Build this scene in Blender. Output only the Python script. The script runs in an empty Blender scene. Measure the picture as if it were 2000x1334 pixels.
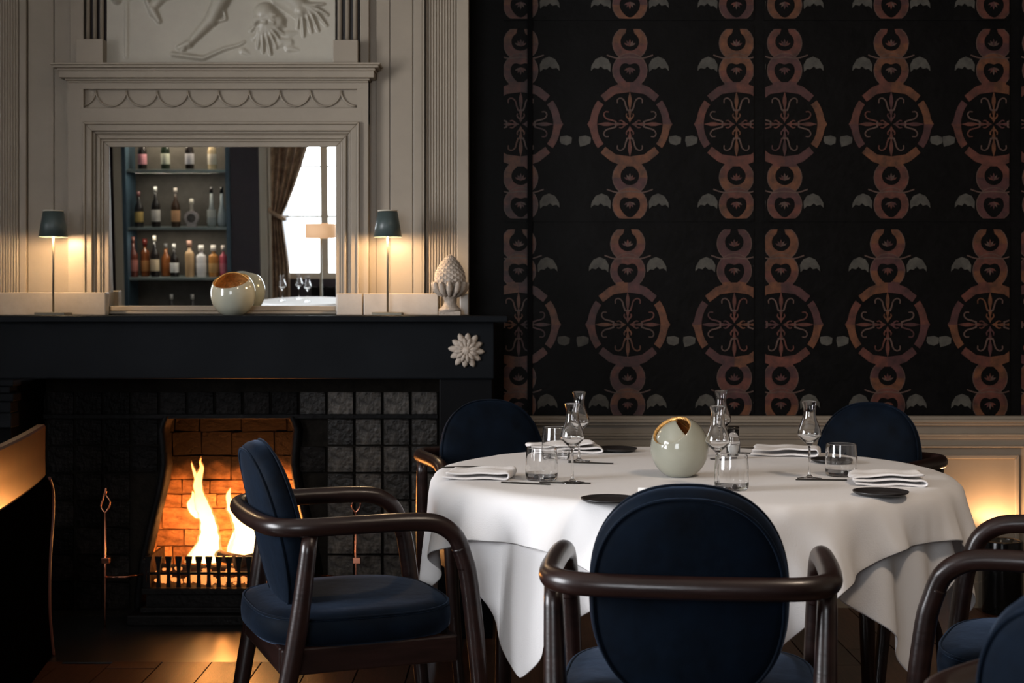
import bpy, bmesh, math, random
import numpy as np
from mathutils import Vector, Matrix, noise
random.seed(7); rnd = random.Random(11)
PI = math.pi
C = bpy.context.scene.collection
scn = bpy.context.scene
F = 2778.0; CZ = 1.19

# ---------------------------------------------------------------- camera
cd = bpy.data.cameras.new('camera'); cam = bpy.data.objects.new('camera', cd); C.objects.link(cam)
cam.location = (0, 0, CZ); cam.rotation_euler = (PI/2, 0, 0)
cd.sensor_width = 36; cd.lens = 50.0; cd.shift_y = -67/2000; cd.clip_start = .05
cd.dof.use_dof = True; cd.dof.focus_distance = 3.55; cd.dof.aperture_fstop = 7.0
scn.camera = cam
scn.view_settings.view_transform = 'Standard'; scn.view_settings.look = 'None'
scn.view_settings.gamma = 1; scn.view_settings.use_curve_mapping = False
scn.view_settings.exposure = 0.0
# ---------------------------------------------------------------- world: pale overcast sky
w = bpy.data.worlds.new('overcast_sky'); scn.world = w; w.use_nodes = True
bg = w.node_tree.nodes['Background']; bg.inputs[0].default_value = (.78, .86, 1, 1); bg.inputs[1].default_value = 1.6
# ---------------------------------------------------------------- lights
def area(name, loc, rot, sx, sy, power, col):
    l = bpy.data.lights.new(name, 'AREA'); l.shape = 'RECTANGLE'; l.size = sx; l.size_y = sy
    l.energy = power; l.color = col
    o = bpy.data.objects.new(name, l); C.objects.link(o); o.location = loc; o.rotation_euler = rot; return o
def point(name, loc, power, col, r=.02):
    l = bpy.data.lights.new(name, 'POINT'); l.energy = power; l.color = col; l.shadow_soft_size = r
    o = bpy.data.objects.new(name, l); C.objects.link(o); o.location = loc; return o
# daylight outside the left window and outside the window behind the camera
area('daylight_left', (-3.80, 2.05, 1.60), (0, -PI/2, 0), 1.8, 2.0, 300, (.95, .96, 1))
area('daylight_behind', (-1.05, -1.62, 1.62), (PI/2, 0, 0), 1.75, 1.9, 92, (.93, .96, 1))
# added unseen warm fill for the cloth's right side (its added rim is below)
l_ = area('fill_lamp_light', (1.35, 2.1, 2.93), (0, 0, 0), .34, .34, 26, (1, .80, .62)); l_.data.shape = 'DISK'
# fire
point('fire_glow', (-1.09, 5.58, .36), 30, (1, .34, .075), .08)
point('fire_glow_low', (-.98, 5.58, .30), 16, (1, .34, .075), .06)

# ---------------------------------------------------------------- material helpers
def srgb(r, g, b):
    f = lambda c: (c/255/12.92 if c/255 <= .04045 else ((c/255+.055)/1.055)**2.4)
    return (f(r), f(g), f(b), 1)
def mat(name, col, rough=.5, metal=0, noise_s=0, noise_a=.2, bump=0, bump_s=30, trans=0, ior=1.45, sheen=0, rand=0, coat=0, emit=None, es=0, spec=.5, stretch=None, col2=None, coatr=.08, fire_fade=None):
    m = bpy.data.materials.new(name); m.use_nodes = True; nt = m.node_tree; n = nt.nodes; L = nt.links
    b = n['Principled BSDF']
    col = tuple(col)[:3] + (1,)
    b.inputs['Base Color'].default_value = col; b.inputs['Roughness'].default_value = rough
    b.inputs['Metallic'].default_value = metal; b.inputs['IOR'].default_value = ior
    b.inputs['Transmission Weight'].default_value = trans; b.inputs['Specular IOR Level'].default_value = spec
    if sheen: b.inputs['Sheen Weight'].default_value = sheen; b.inputs['Sheen Roughness'].default_value = .35; b.inputs['Sheen Tint'].default_value = (.35, .5, .8, 1)
    if coat: b.inputs['Coat Weight'].default_value = coat; b.inputs['Coat Roughness'].default_value = coatr
    if emit: b.inputs['Emission Color'].default_value = tuple(emit)[:3]+(1,); b.inputs['Emission Strength'].default_value = es
    tc = n.new('ShaderNodeTexCoord'); mp = n.new('ShaderNodeMapping'); L.new(tc.outputs['Object'], mp.inputs[0])
    if stretch: mp.inputs['Scale'].default_value = stretch
    last = None
    if noise_s:
        t = n.new('ShaderNodeTexNoise'); t.inputs['Scale'].default_value = noise_s; t.inputs['Detail'].default_value = 6; t.inputs['Roughness'].default_value = .65
        L.new(mp.outputs[0], t.inputs[0])
        r = n.new('ShaderNodeValToRGB'); r.color_ramp.elements[0].position = .32; r.color_ramp.elements[1].position = .68
        c2 = (tuple(col2)[:3]+(1,)) if col2 else tuple(min(1, c*(1+noise_a)) for c in col[:3])+(1,)
        r.color_ramp.elements[0].color = tuple(c*(1-noise_a) for c in col[:3])+(1,); r.color_ramp.elements[1].color = c2
        L.new(t.outputs['Fac'], r.inputs[0]); L.new(r.outputs[0], b.inputs['Base Color']); last = r.outputs[0]
    if rand:
        oi = n.new('ShaderNodeObjectInfo'); mr = n.new('ShaderNodeMapRange'); mr.inputs[3].default_value = 1-rand; mr.inputs[4].default_value = 1+rand
        L.new(oi.outputs['Random'], mr.inputs[0]); hs = n.new('ShaderNodeHueSaturation'); L.new(mr.outputs[0], hs.inputs['Value'])
        if last: L.new(last, hs.inputs['Color'])
        else: hs.inputs['Color'].default_value = col
        L.new(hs.outputs[0], b.inputs['Base Color'])
    if fire_fade:   # firelight dying away upward, painted into the colour: darker with height
        g = n.new('ShaderNodeNewGeometry'); sp = n.new('ShaderNodeSeparateXYZ'); L.new(g.outputs['Position'], sp.inputs[0])
        tz = n.new('ShaderNodeTexNoise'); tz.inputs['Scale'].default_value = 9; L.new(g.outputs['Position'], tz.inputs[0])
        a2 = n.new('ShaderNodeMath'); a2.operation = 'MULTIPLY_ADD'; a2.inputs[1].default_value = .22; L.new(tz.outputs[0], a2.inputs[0]); L.new(sp.outputs[2], a2.inputs[2])
        m2 = n.new('ShaderNodeMapRange'); m2.inputs[1].default_value = fire_fade[0]+.11; m2.inputs[2].default_value = fire_fade[1]+.11; m2.interpolation_type = 'SMOOTHSTEP'; L.new(a2.outputs[0], m2.inputs[0])
        mx = n.new('ShaderNodeMix'); mx.data_type = 'RGBA'; L.new(m2.outputs[0], mx.inputs[0]); mx.inputs[7].default_value = (.006, .005, .005, 1)
        src = b.inputs['Base Color'].links[0].from_socket if b.inputs['Base Color'].links else None
        if src: L.new(src, mx.inputs[6])
        else: mx.inputs[6].default_value = col
        L.new(mx.outputs[2], b.inputs['Base Color'])
    if bump:
        t2 = n.new('ShaderNodeTexNoise'); t2.inputs['Scale'].default_value = bump_s; t2.inputs['Detail'].default_value = 5; L.new(mp.outputs[0], t2.inputs[0])
        bm_ = n.new('ShaderNodeBump'); bm_.inputs['Strength'].default_value = bump; bm_.inputs['Distance'].default_value = .01
        L.new(t2.outputs['Fac'], bm_.inputs['Height']); L.new(bm_.outputs[0], b.inputs['Normal'])
    return m
M = {}
M['taupe'] = mat('taupe_paint', (.245, .202, .150), .42, noise_s=5, noise_a=.07, bump=.015, bump_s=40)
M['relief'] = mat('pale_plaster', (.37, .335, .27), .35, noise_s=6, noise_a=.06, bump=.03, bump_s=80)
M['black'] = mat('black_paint', (.0030, .0031, .0036), .55, spec=.05, bump=.05, bump_s=15)
M['beam'] = mat('slate_paint', (.0050, .0058, .0070), .5, spec=.05, noise_s=3, noise_a=.25, bump=.04, bump_s=9)
M['paper'] = mat('dark_wallcovering', (.0020, .0018, .0018), .5, spec=.12, noise_s=14, noise_a=.5, bump=.15, bump_s=40)
M['navywall'] = mat('aubergine_wall', (.022, .014, .020), .5, noise_s=3, noise_a=.2)
M['ceil'] = mat('ceiling_paint', (.50, .47, .42), .8, noise_s=3, noise_a=.05)
M['wainscot'] = mat('wainscot_paint', (.23, .19, .145), .36, noise_s=5, noise_a=.06, bump=.04, bump_s=50)
M['velvet'] = mat('navy_velvet', (.0013, .0038, .0085), .7, noise_s=9, noise_a=.5, bump=.15, bump_s=25, sheen=.17, spec=.08)
M['wood'] = mat('dark_walnut', (.013, .0055, .0045), .32, noise_s=6, noise_a=.45, bump=.05, bump_s=20, stretch=(1, 1, 6), coat=.1)
M['cloth'] = mat('white_linen', (.70, .685, .68), .85, bump=.10, bump_s=300)
M['napkin'] = mat('white_napkin', (.76, .74, .73), .85, bump=.15, bump_s=260)
M['glass'] = mat('clear_glass', (1, 1, 1), 0.0, trans=1, ior=1.48)
M['ceramic'] = mat('sage_glaze', (.34, .34, .275), .10, noise_s=4, noise_a=.08, coat=.6)
M['gold'] = mat('gold_leaf', (.75, .42, .14), .38, metal=.75, noise_s=60, noise_a=.35, bump=.5, bump_s=120)
M['slate'] = mat('black_stoneware', (.018, .016, .016), .38, noise_s=30, noise_a=.3)
M['steel'] = mat('dark_cutlery', (.05, .045, .04), .28, metal=.9)
M['lampgreen'] = mat('grey_green_metal', (.045, .062, .060), .38)
M['pole'] = mat('bronze_pole', (.14, .12, .085), .35, metal=.4)
M['iron'] = mat('cast_iron', (.005, .0045, .0045), .5, metal=.1, spec=.12, noise_s=20, noise_a=.4, bump=.3, bump_s=60)
M['copper'] = mat('copper_rod', (.65, .27, .17), .25, metal=1)
M['tile'] = mat('smoked_glazed_tile', (.009, .008, .007), .30, spec=.22, noise_s=3.2, noise_a=.75, col2=(.085, .072, .060), bump=.7, bump_s=5, rand=.7)
M['tile_shaded'] = mat('shaded_glazed_tile', (.0025, .0022, .002), .38, spec=.06, noise_s=3.2, noise_a=.6, col2=(.012, .010, .009), bump=.7, bump_s=5, rand=.6)  # darker copy of the tile: shade on the left tiles painted into the colour
M['grout'] = mat('dark_grout', (.010, .0085, .007), .9, spec=.05, noise_s=30, noise_a=.3, bump=.3, bump_s=80)
M['brick'] = mat('scorched_brick', (.26, .14, .075), .9, spec=.05, noise_s=2.5, noise_a=.5, bump=1, bump_s=5, rand=.35, fire_fade=(.36, .56))
M['mortar'] = mat('scorched_mortar', (.25, .14, .08), .95, spec=.05, bump=.6, bump_s=40, fire_fade=(.36, .56))
M['slab'] = mat('polished_black_slab', (.004, .004, .0045), .36, noise_s=4, noise_a=.3, bump=.02, bump_s=6, spec=1, coat=1, coatr=.36)
M['plank'] = mat('russet_floorboard', (.060, .024, .013), .34, noise_s=9, noise_a=.6, bump=.15, bump_s=25, stretch=(5, .8, 5), rand=.35)
M['under'] = mat('dark_floor_base', (.010, .006, .005), .7, bump=.1)
M['log'] = mat('charred_log', (.05, .028, .018), .9, noise_s=14, noise_a=.8, bump=1, bump_s=30)
M['stone'] = mat('pale_carved_stone', (.33, .275, .225), .7, noise_s=22, noise_a=.3, bump=.4, bump_s=90)
M['marble'] = mat('pale_marble', (.30, .255, .205), .25, noise_s=7, noise_a=.16, bump=.02, bump_s=20)
M['lacquer'] = mat('lacquered_wood', (.07, .022, .008), .30, noise_s=5, noise_a=.3, bump=.03, bump_s=6, spec=1, coat=.7, coatr=.25)
M['bead'] = mat('dull_red_beading', (.16, .055, .04), .4)
M['leather'] = mat('black_leather', (.0012, .001, .001), .95, spec=0, bump=.2, bump_s=120)
M['bluepaint'] = mat('blue_cabinet_paint', (.045, .085, .12), .4)
M['shelfglass'] = mat('pale_grey_shelf', (.20, .25, .25), .3)
M['cabback'] = mat('cabinet_lining', (.10, .092, .08), .6, noise_s=4, noise_a=.3)
M['curtain'] = mat('patterned_curtain', (.26, .13, .075), .8, noise_s=14, noise_a=.6, col2=(.38, .28, .19), bump=.1, bump_s=100)
M['cream'] = mat('cream_joinery', (.50, .45, .36), .4)
M['white'] = mat('white_card', (.8, .8, .78), .6)
def emis(name, col, s):
    m = bpy.data.materials.new(name); m.use_nodes = True; n = m.node_tree.nodes; b = n['Principled BSDF']
    b.inputs['Base Color'].default_value = (.02, .02, .02, 1); b.inputs['Emission Color'].default_value = col+(1,); b.inputs['Emission Strength'].default_value = s; return m
M['bulb'] = emis('warm_bulb', (1, .72, .40), 18)
M['shade_lit'] = mat('lit_fabric_shade', (.55, .36, .24), .8, emit=(1, .55, .28), es=.55)
def pane_mat():
    m = bpy.data.materials.new('window_pane'); m.use_nodes = True; nt = m.node_tree; n = nt.nodes; n.clear()
    o = n.new('ShaderNodeOutputMaterial'); mx = n.new('ShaderNodeMixShader'); t = n.new('ShaderNodeBsdfTransparent'); g = n.new('ShaderNodeBsdfGlossy')
    g.inputs['Roughness'].default_value = .02; fr = n.new('ShaderNodeFresnel'); fr.inputs[0].default_value = 1.3
    nt.links.new(fr.outputs[0], mx.inputs[0]); nt.links.new(t.outputs[0], mx.inputs[1]); nt.links.new(g.outputs[0], mx.inputs[2]); nt.links.new(mx.outputs[0], o.inputs[0]); return m
M['pane'] = pane_mat()
def mirror_mat():
    m = bpy.data.materials.new('old_mirror'); m.use_nodes = True; b = m.node_tree.nodes['Principled BSDF']
    b.inputs['Base Color'].default_value = (.86, .90, .90, 1); b.inputs['Metallic'].default_value = 1; b.inputs['Roughness'].default_value = .0; return m
M['mirror'] = mirror_mat()
def flame_mat(name, lo, mid, hi, s, z0, z1, alpha):
    m = bpy.data.materials.new(name); m.use_nodes = True; nt = m.node_tree; n = nt.nodes; n.clear(); L = nt.links
    o = n.new('ShaderNodeOutputMaterial'); e = n.new('ShaderNodeEmission'); t = n.new('ShaderNodeBsdfTransparent'); mx = n.new('ShaderNodeMixShader')
    g = n.new('ShaderNodeNewGeometry'); sp = n.new('ShaderNodeSeparateXYZ'); L.new(g.outputs['Position'], sp.inputs[0])
    nz = n.new('ShaderNodeTexNoise'); nz.inputs['Scale'].default_value = 14; L.new(g.outputs['Position'], nz.inputs[0])
    ad = n.new('ShaderNodeMath'); ad.operation = 'MULTIPLY_ADD'; ad.inputs[1].default_value = .14; L.new(nz.outputs[0], ad.inputs[0]); L.new(sp.outputs[2], ad.inputs[2])
    mr = n.new('ShaderNodeMapRange'); mr.inputs[1].default_value = z0+.07; mr.inputs[2].default_value = z1+.07; L.new(ad.outputs[0], mr.inputs[0])
    r = n.new('ShaderNodeValToRGB'); r.color_ramp.elements[0].color = lo+(1,); r.color_ramp.elements[1].color = hi+(1,); k = r.color_ramp.elements.new(.55); k.color = mid+(1,)
    L.new(mr.outputs[0], r.inputs[0]); L.new(r.outputs[0], e.inputs[0]); e.inputs[1].default_value = s
    ra = n.new('ShaderNodeMapRange'); ra.inputs[3].default_value = alpha; ra.inputs[4].default_value = alpha*.45; L.new(mr.outputs[0], ra.inputs[0])
    L.new(ra.outputs[0], mx.inputs[0]); L.new(t.outputs[0], mx.inputs[1]); L.new(e.outputs[0], mx.inputs[2]); L.new(mx.outputs[0], o.inputs[0]); return m
M['flame'] = flame_mat('flame_core', (1, .66, .28), (1, .46, .12), (1, .24, .04), 6.5, .32, .64, .97)
M['flame_skin'] = flame_mat('flame_skin', (1, .55, .16), (1, .42, .10), (1, .22, .03), 1.5, .26, .66, .42)
M['ember'] = mat('glowing_embers', (.08, .04, .03), .9, noise_s=25, noise_a=.5, emit=(1, .30, .07), es=1.3)

# ---------------------------------------------------------------- geometry helpers
def at(px, py, Y): return Vector(((px-1000)/F*Y, Y, CZ-(py-600)/F*Y))
def X(px, Y): return (px-1000)/F*Y
def Z(py, Y): return CZ-(py-600)/F*Y
def obj(name, bm, m, parent=None, smooth=False, bevel=0, loc=None, seg=2):
    me = bpy.data.meshes.new(name)
    if isinstance(bm, bmesh.types.BMesh): bm.to_mesh(me); bm.free()
    else: me.from_pydata(*bm)
    o = bpy.data.objects.new(name, me); C.objects.link(o)
    for mm in (m if isinstance(m, (list, tuple)) else [m]): me.materials.append(mm)
    if smooth:
        for p in me.polygons: p.use_smooth = True
    if parent: o.parent = parent
    if loc is not None: o.location = loc
    if bevel:
        b = o.modifiers.new('b', 'BEVEL'); b.width = bevel; b.segments = seg; b.limit_method = 'ANGLE'
    return o
def tag(o, label, cat, group=None):
    o['label'] = label; o['category'] = cat
    if group: o['group'] = group
    return o
def struct(o): o['kind'] = 'structure'; return o
def empty(name, loc=(0, 0, 0), rz=0):
    o = bpy.data.objects.new(name, None); C.objects.link(o); o.location = loc; o.rotation_euler = (0, 0, rz); o.empty_display_size = .05; return o
def thing(name, label, cat, loc=(0, 0, 0), rz=0, group=None): return tag(empty(name, loc, rz), label, cat, group)
def copy_tree(o, parent=None):
    c = o.copy(); C.objects.link(c); c.parent = parent
    for ch in list(o.children): copy_tree(ch, c)
    return c
def bx(bm, x0, x1, y0, y1, z0, z1, mi=0):
    v = [bm.verts.new(p) for p in ((x0,y0,z0),(x1,y0,z0),(x1,y1,z0),(x0,y1,z0),(x0,y0,z1),(x1,y0,z1),(x1,y1,z1),(x0,y1,z1))]
    for f in ((0,3,2,1),(4,5,6,7),(0,1,5,4),(1,2,6,5),(2,3,7,6),(3,0,4,7)):
        bm.faces.new([v[i] for i in f]).material_index = mi
def box(name, x0, x1, y0, y1, z0, z1, m, parent=None, bevel=0):
    bm = bmesh.new(); bx(bm, x0, x1, y0, y1, z0, z1); return obj(name, bm, m, parent, bevel=bevel)
def lathe(bm, prof, seg=32, c=(0, 0, 0), mi=0, close=True):
    rings = []
    for r, z in prof:
        if r < 1e-6: rings.append([bm.verts.new((c[0], c[1], c[2]+z))])
        else: rings.append([bm.verts.new((c[0]+r*math.cos(2*PI*i/seg), c[1]+r*math.sin(2*PI*i/seg), c[2]+z)) for i in range(seg)])
    for a, b in zip(rings, rings[1:]):
        for i in range(seg):
            j = (i+1) % seg
            if len(a) == 1 and len(b) == 1: continue
            if len(a) == 1: f = bm.faces.new((a[0], b[j], b[i]))
            elif len(b) == 1: f = bm.faces.new((a[i], a[j], b[0]))
            else: f = bm.faces.new((a[i], a[j], b[j], b[i]))
            f.material_index = mi; f.smooth = True
def smooth_path(pts, n=6):
    P = [Vector(p) for p in pts]; out = []
    for i in range(len(P)-1):
        p0 = P[max(i-1, 0)]; p1 = P[i]; p2 = P[i+1]; p3 = P[min(i+2, len(P)-1)]
        for k in range(n):
            t = k/n
            out.append(.5*((2*p1)+(p2-p0)*t+(2*p0-5*p1+4*p2-p3)*t*t+(3*p1-p0-3*p2+p3)*t**3))
    out.append(P[-1]); return out
def tube(bm, pts, r, seg=12, closed=False, mi=0, flat=1.0):
    """r: number or list along the path; flat squashes the section across its second axis"""
    n = len(pts); R = r if isinstance(r, (list, tuple)) else [r]*n
    if len(R) != n: R = [R[min(int(i*(len(R)-1)/(n-1)), len(R)-2)]*(1-((i*(len(R)-1)/(n-1)) % 1 if i < n-1 else 1))+R[min(int(i*(len(R)-1)/(n-1))+1, len(R)-1)]*((i*(len(R)-1)/(n-1)) % 1 if i < n-1 else 1) for i in range(n)]
    P = [Vector(p) for p in pts]; rings = []; up = None
    for i in range(n):
        if closed: t = (P[(i+1) % n]-P[i-1]).normalized()
        else: t = (P[min(i+1, n-1)]-P[max(i-1, 0)]).normalized()
        if up is None:
            up = Vector((0, 0, 1)) if abs(t.z) < .9 else Vector((0, 1, 0))
        s = t.cross(up)
        if s.length < 1e-4: s = t.orthogonal()
        s.normalize(); up = s.cross(t).normalized()
        rings.append([bm.verts.new(P[i]+(s*math.cos(2*PI*k/seg)*flat+up*math.sin(2*PI*k/seg))*R[i]) for k in range(seg)])
    m = n if closed else n-1
    for i in range(m):
        a = rings[i]; b = rings[(i+1) % n]
        for k in range(seg):
            f = bm.faces.new((a[k], a[(k+1) % seg], b[(k+1) % seg], b[k])); f.smooth = True; f.material_index = mi
    if not closed:
        bm.faces.new(rings[0][::-1]).material_index = mi; bm.faces.new(rings[-1]).material_index = mi
def support(prof, d=.0009):
    out = []
    for (a, b), (c, e) in zip(prof, prof[1:]):
        L = math.hypot(c-a, e-b); out.append((a, b))
        if L > 4*d: out += [(a+(c-a)*d/L, b+(e-b)*d/L), (c-(c-a)*d/L, e-(e-b)*d/L)]
    out.append(prof[-1]); return out
def spline2(pts, n=4): return [(p.x, p.y) for p in smooth_path([(a, b, 0) for a, b in pts], n)]
def fixn(bm): bmesh.ops.recalc_face_normals(bm, faces=bm.faces)
def prism(bm, poly, y0, y1, mi=0):
    """poly: list of (x,z), extruded along y"""
    a = [bm.verts.new((x, y0, z)) for x, z in poly]; b = [bm.verts.new((x, y1, z)) for x, z in poly]
    n = len(poly)
    f = [bm.faces.new(a), bm.faces.new(b[::-1])]
    for i in range(n): f.append(bm.faces.new((a[(i+1) % n], a[i], b[i], b[(i+1) % n])))
    for q in f: q.material_index = mi

# ================================================================ THE ROOM
YW = 5.60      # papered wall
YC = 5.35      # chimney breast face
YB = -1.30     # wall behind the camera
XL, XR, H = -3.6, 3.3, 3.05
xb = X(916, YC)
struct(box('wall_back', xb, XR, YW, YW+.12, 0, H, M['paper']))
wc = bmesh.new(); bx(wc, XL, xb, YC, YW+.12, 1.0, H)
wc_ = struct(obj('wall_chimney', wc, M['taupe']))
bm = bmesh.new(); bx(bm, xb, xb+.004, YC-.0, YW, 1.0, H); obj('dark_return', bm, M['black'], wc_)
bm = bmesh.new(); bx(bm, XR, XR+.12, YB, YW, 0, H); struct(obj('wall_right', bm, M['wainscot']))
bm = bmesh.new()
bx(bm, XL-.12, XL, YB, 1.0, 0, H); bx(bm, XL-.12, XL, 3.1, YW, 0, H); bx(bm, XL-.12, XL, 1.0, 3.1, 0, .62); bx(bm, XL-.12, XL, 1.0, 3.1, 2.55, H)
struct(obj('wall_left', bm, M['navywall']))
lw = struct(box('wall_alcove', XL, X(-88, 5.05), YC, YW+.12, 0, 1.0, M['black']))
struct(box('ceiling', XL, XR, YB, YW, H, H+.1, M['ceil']))

cl_ = thing('fill_lamp', 'added unseen fill lamp with round black rim above the right side of the table', 'lamp', (1.35, 2.1, 2.94))
bm = bmesh.new(); lathe(bm, [(.175, .11), (.185, .11), (.185, 0), (.175, 0), (.175, .11)], 40); fixn(bm); obj('rim', bm, M['black'], cl_)
# mirror-world helper: which real point at depth Yt does the chimney mirror show at px,py
TH = math.radians(2.6); MP = Vector((0, YC-.002, 1.165)); MN = Vector((0, -math.cos(TH), -math.sin(TH)))
def refl(px, py, Yt):
    o = Vector((0, 0, CZ)); d = Vector(((px-1000)/F, 1, -(py-600)/F))
    t = (MP-o).dot(MN)/d.dot(MN); h = o+d*t; r = d-2*d.dot(MN)*MN
    return h+r*((Yt-h.y)/r.y)
# wall behind the camera with window opening and cabinet recess
wx0, wx1 = refl(536, 400, YB).x, -.40; wz0, wz1 = refl(600, 545, YB).z, 2.45
cx0, cx1 = refl(240, 400, YB).x, refl(450, 400, YB).x
cz0, cz1 = .08, 2.15
bm = bmesh.new()
bx(bm, XL, cx0, YB-.12, YB, 0, H); bx(bm, cx0, cx1, YB-.12, YB, 0, cz0); bx(bm, cx0, cx1, YB-.12, YB, cz1, H)
bx(bm, cx1, wx0, YB-.12, YB, 0, H); bx(bm, wx0, wx1, YB-.12, YB, 0, wz0); bx(bm, wx0, wx1, YB-.12, YB, wz1, H); bx(bm, wx1, XR, YB-.12, YB, 0, H)
struct(obj('wall_front', bm, M['navywall']))
def window(name, a, b, z0, z1, ax, pos, bars_v, bars_h):
    """ax 'y': window in a wall of constant y"""
    r = struct(empty(name))
    def bb(nm, a0, a1, d0, d1, c0, c1, m):
        return box(nm, a0, a1, pos+d0, pos+d1, c0, c1, m, r) if ax == 'y' else box(nm, pos+d0, pos+d1, a0, a1, c0, c1, m, r)
    t = .05
    for k in ((a, a+t, z0, z1), (b-t, b, z0, z1), (a+t, b-t, z0, z0+t), (a+t, b-t, z1-t, z1)): bb('window_frame', k[0], k[1], -.09, -.03, k[2], k[3], M['cream'])
    for v, wd in bars_v: bb('glazing_bar', v-wd/2, v+wd/2, -.08, -.04, z0+t, z1-t, M['cream'])
    for v in bars_h: bb('glazing_bar', a+t, b-t, -.075, -.045, v-.008, v+.008, M['cream'])
    bb('pane', a+t, b-t, -.062, -.058, z0+t, z1-t, M['pane'])
    return r
window('window_1', wx0, wx1, wz0, wz1, 'y', YB, [(refl(632, 400, YB).x, .06), (-.95, .06)], [refl(600, 325, YB).z, refl(600, 423, YB).z])
window('window_2', 1.0, 3.1, .62, 2.55, 'x', XL, [(1.7, .05), (2.4, .05)], [1.3, 1.95])
# ---- floor: base slab, hearth slab and boards
fl = struct(box('floor', XL, XR, YB, YW, -.1, 0, M['under']))
YH = 4.72
hs = box('hearth_slab', XL, xb-.0, YH, 5.99, .001, .012, M['slab'], fl, bevel=.002)
bw = .165; x = -2.15; k = 0
bmp = bmesh.new(); bx(bmp, -.5, .5, -.5, .5, 0, .012)
plank0 = obj('floorboard', bmp, M['plank'], fl, bevel=0)
first = True
while x < 2.9:
    y = 2.0+(k*.37) % .8-.5
    ylim = YH if x+bw/2 < xb else YW-.03
    while y < ylim:
        ln = rnd.uniform(.55, .95); y1 = min(y+ln, ylim)
        if y1-y > .03:
            o = plank0 if first else plank0.copy()
            if not first: C.objects.link(o)
            first = False
            o.location = (x+bw/2, (y+y1)/2, .001+rnd.uniform(0, .0012)); o.scale = (bw-.005, y1-y-.004, 1)
        y = y1
    x += bw; k += 1

# ================================================================ CHIMNEY WALL PANELLING AND OVERMANTEL
om = thing('overmantel', 'taupe painted panelled overmantel framing a mirror above the dark mantel', 'overmantel')
def strip(name, p0, p1, y0, y1, d, m=M['taupe'], parent=om, back=0, bevel=.002):
    return box(name, X(p0, YC), X(p1, YC), YC-d, YC-back+.002, Z(y1, YC), Z(y0, YC), m, parent, bevel=bevel)
ZT = -260    # everything runs on above the frame
# boards of the panelling (each vertical board)
for a, b, d in ((-420, -60, .006), (41, 55, .022), (56, 106, .008), (107.5, 139, .010), (735, 761, .006), (763, 806, .009), (808, 825, .016)):
    strip('board', a, b, ZT, 612, d)
# edge boards and fluted pilasters
strip('edge_board', 893, 916, ZT, 612, .05); strip('edge_board', -42, -19, ZT, 612, .05)
def pilaster(p0, p1):
    strip('pilaster_ground', p0, p1, ZT, 612, .020)
    bm = bmesh.new(); n = 11; w = (p1-p0)/n
    for i in range(n):
        c = X(p0+w*(i+.5), YC); r = w*.42/F*YC
        prof = [(c+r*math.cos(t), YC-.020-r*1.1*math.sin(t)) for t in [PI*k/6 for k in range(7)]]
        lo = [bm.verts.new((px, py, Z(612, YC))) for px, py in prof]; hi = [bm.verts.new((px, py, Z(ZT, YC))) for px, py in prof]
        for j in range(6): bm.faces.new((lo[j], hi[j], hi[j+1], lo[j+1])).smooth = True
    obj('reeding', bm, M['taupe'], om)
    strip('pilaster_fillet', p0-6, p0-2, ZT, 612, .04, bevel=0)
pilaster(832, 892); pilaster(-18, 40)
# frame body: left stile, right stile, rail
strip('stile', 140, 171, 158, 612, .050); strip('stile', 703, 722, 158, 612, .050)
strip('rail', 163, 711, 158, 178, .0505); strip('rail', 163, 711, 214, 242, .0505)
strip('stile_end', 140, 163, 158, 245, .0502, bevel=0); strip('stile_end', 700, 722, 158, 245, .0502, bevel=0)
fz = strip('frieze_panel', 160, 702, 176, 216, .030)
for i in range(-1, 9):
    c = 192+i*0+ (i)*59.5+30; bm = bmesh.new(); r = 29.5
    pts = []
    for t in range(13):
        a = PI*t/12; px = c+r*math.cos(a)*1.0; py = 180+30*math.sin(a)
        if 164 < px < 700: pts.append(Vector((X(px, YC), YC-.034, Z(py, YC))))
    if len(pts) > 3: tube(bm, pts, .0045, 8, flat=.8); obj('scallop', bm, M['taupe'], fz)
    else: bm.free()
# cornice profile, mitred look by end boxes of growing size
def cornice(name, p0, p1, ytop, prof, parent, m=M['taupe'], Y=YC):
    """prof: (dy_px_top, dy_px_bottom, projection); ends step with the projection"""
    bm = bmesh.new(); base = prof[-1][2]
    for a, b, d in prof:
        e = (d-base)
        bx(bm, X(p0, Y)-e, X(p1, Y)+e, Y-d, Y, Z(ytop+b, Y), Z(ytop+a, Y))
    return obj(name, bm, m, parent, bevel=.002)
cornice('cornice', 140, 722, 131, [(0, 4, .105), (4, 9, .098), (9, 14, .085), (14, 27, .080), (27, 31, .062), (31, 35, .056)], om)
# mirror architrave: nested stepped frames (left, top, right)
def stepframe(name, l, t, r, wpx, d, m=M['taupe'], bottom=612):
    bm = bmesh.new()
    y0, y1 = YC-d, YC
    xl, xr = X(l, YC), X(r, YC); zt = Z(t, YC); w_ = wpx/F*YC; zb = Z(bottom, YC)
    for poly in (((xl, zb), (xl+w_, zb), (xl+w_, zt-w_), (xl, zt)), ((xl, zt), (xl+w_, zt-w_), (xr-w_, zt-w_), (xr, zt)), ((xr-w_, zb), (xr, zb), (xr, zt), (xr-w_, zt-w_))):
        prism(bm, poly, y0, y1)
    return obj(name, bm, m, om, bevel=.0025)
for l, w_, d in ((171, 5, .066), (176, 12, .058), (188, 5, .044), (193, 4, .038), (197, 6, .048), (203, 5, .042), (208, 10, .036)):
    stepframe('architrave', l, 242+(l-171), 874-l+2, w_, d)
strip('mirror_sill', 214, 660, 598, 607, .03); strip('mirror_sill', 214, 660, 608, 613, .045)
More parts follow.
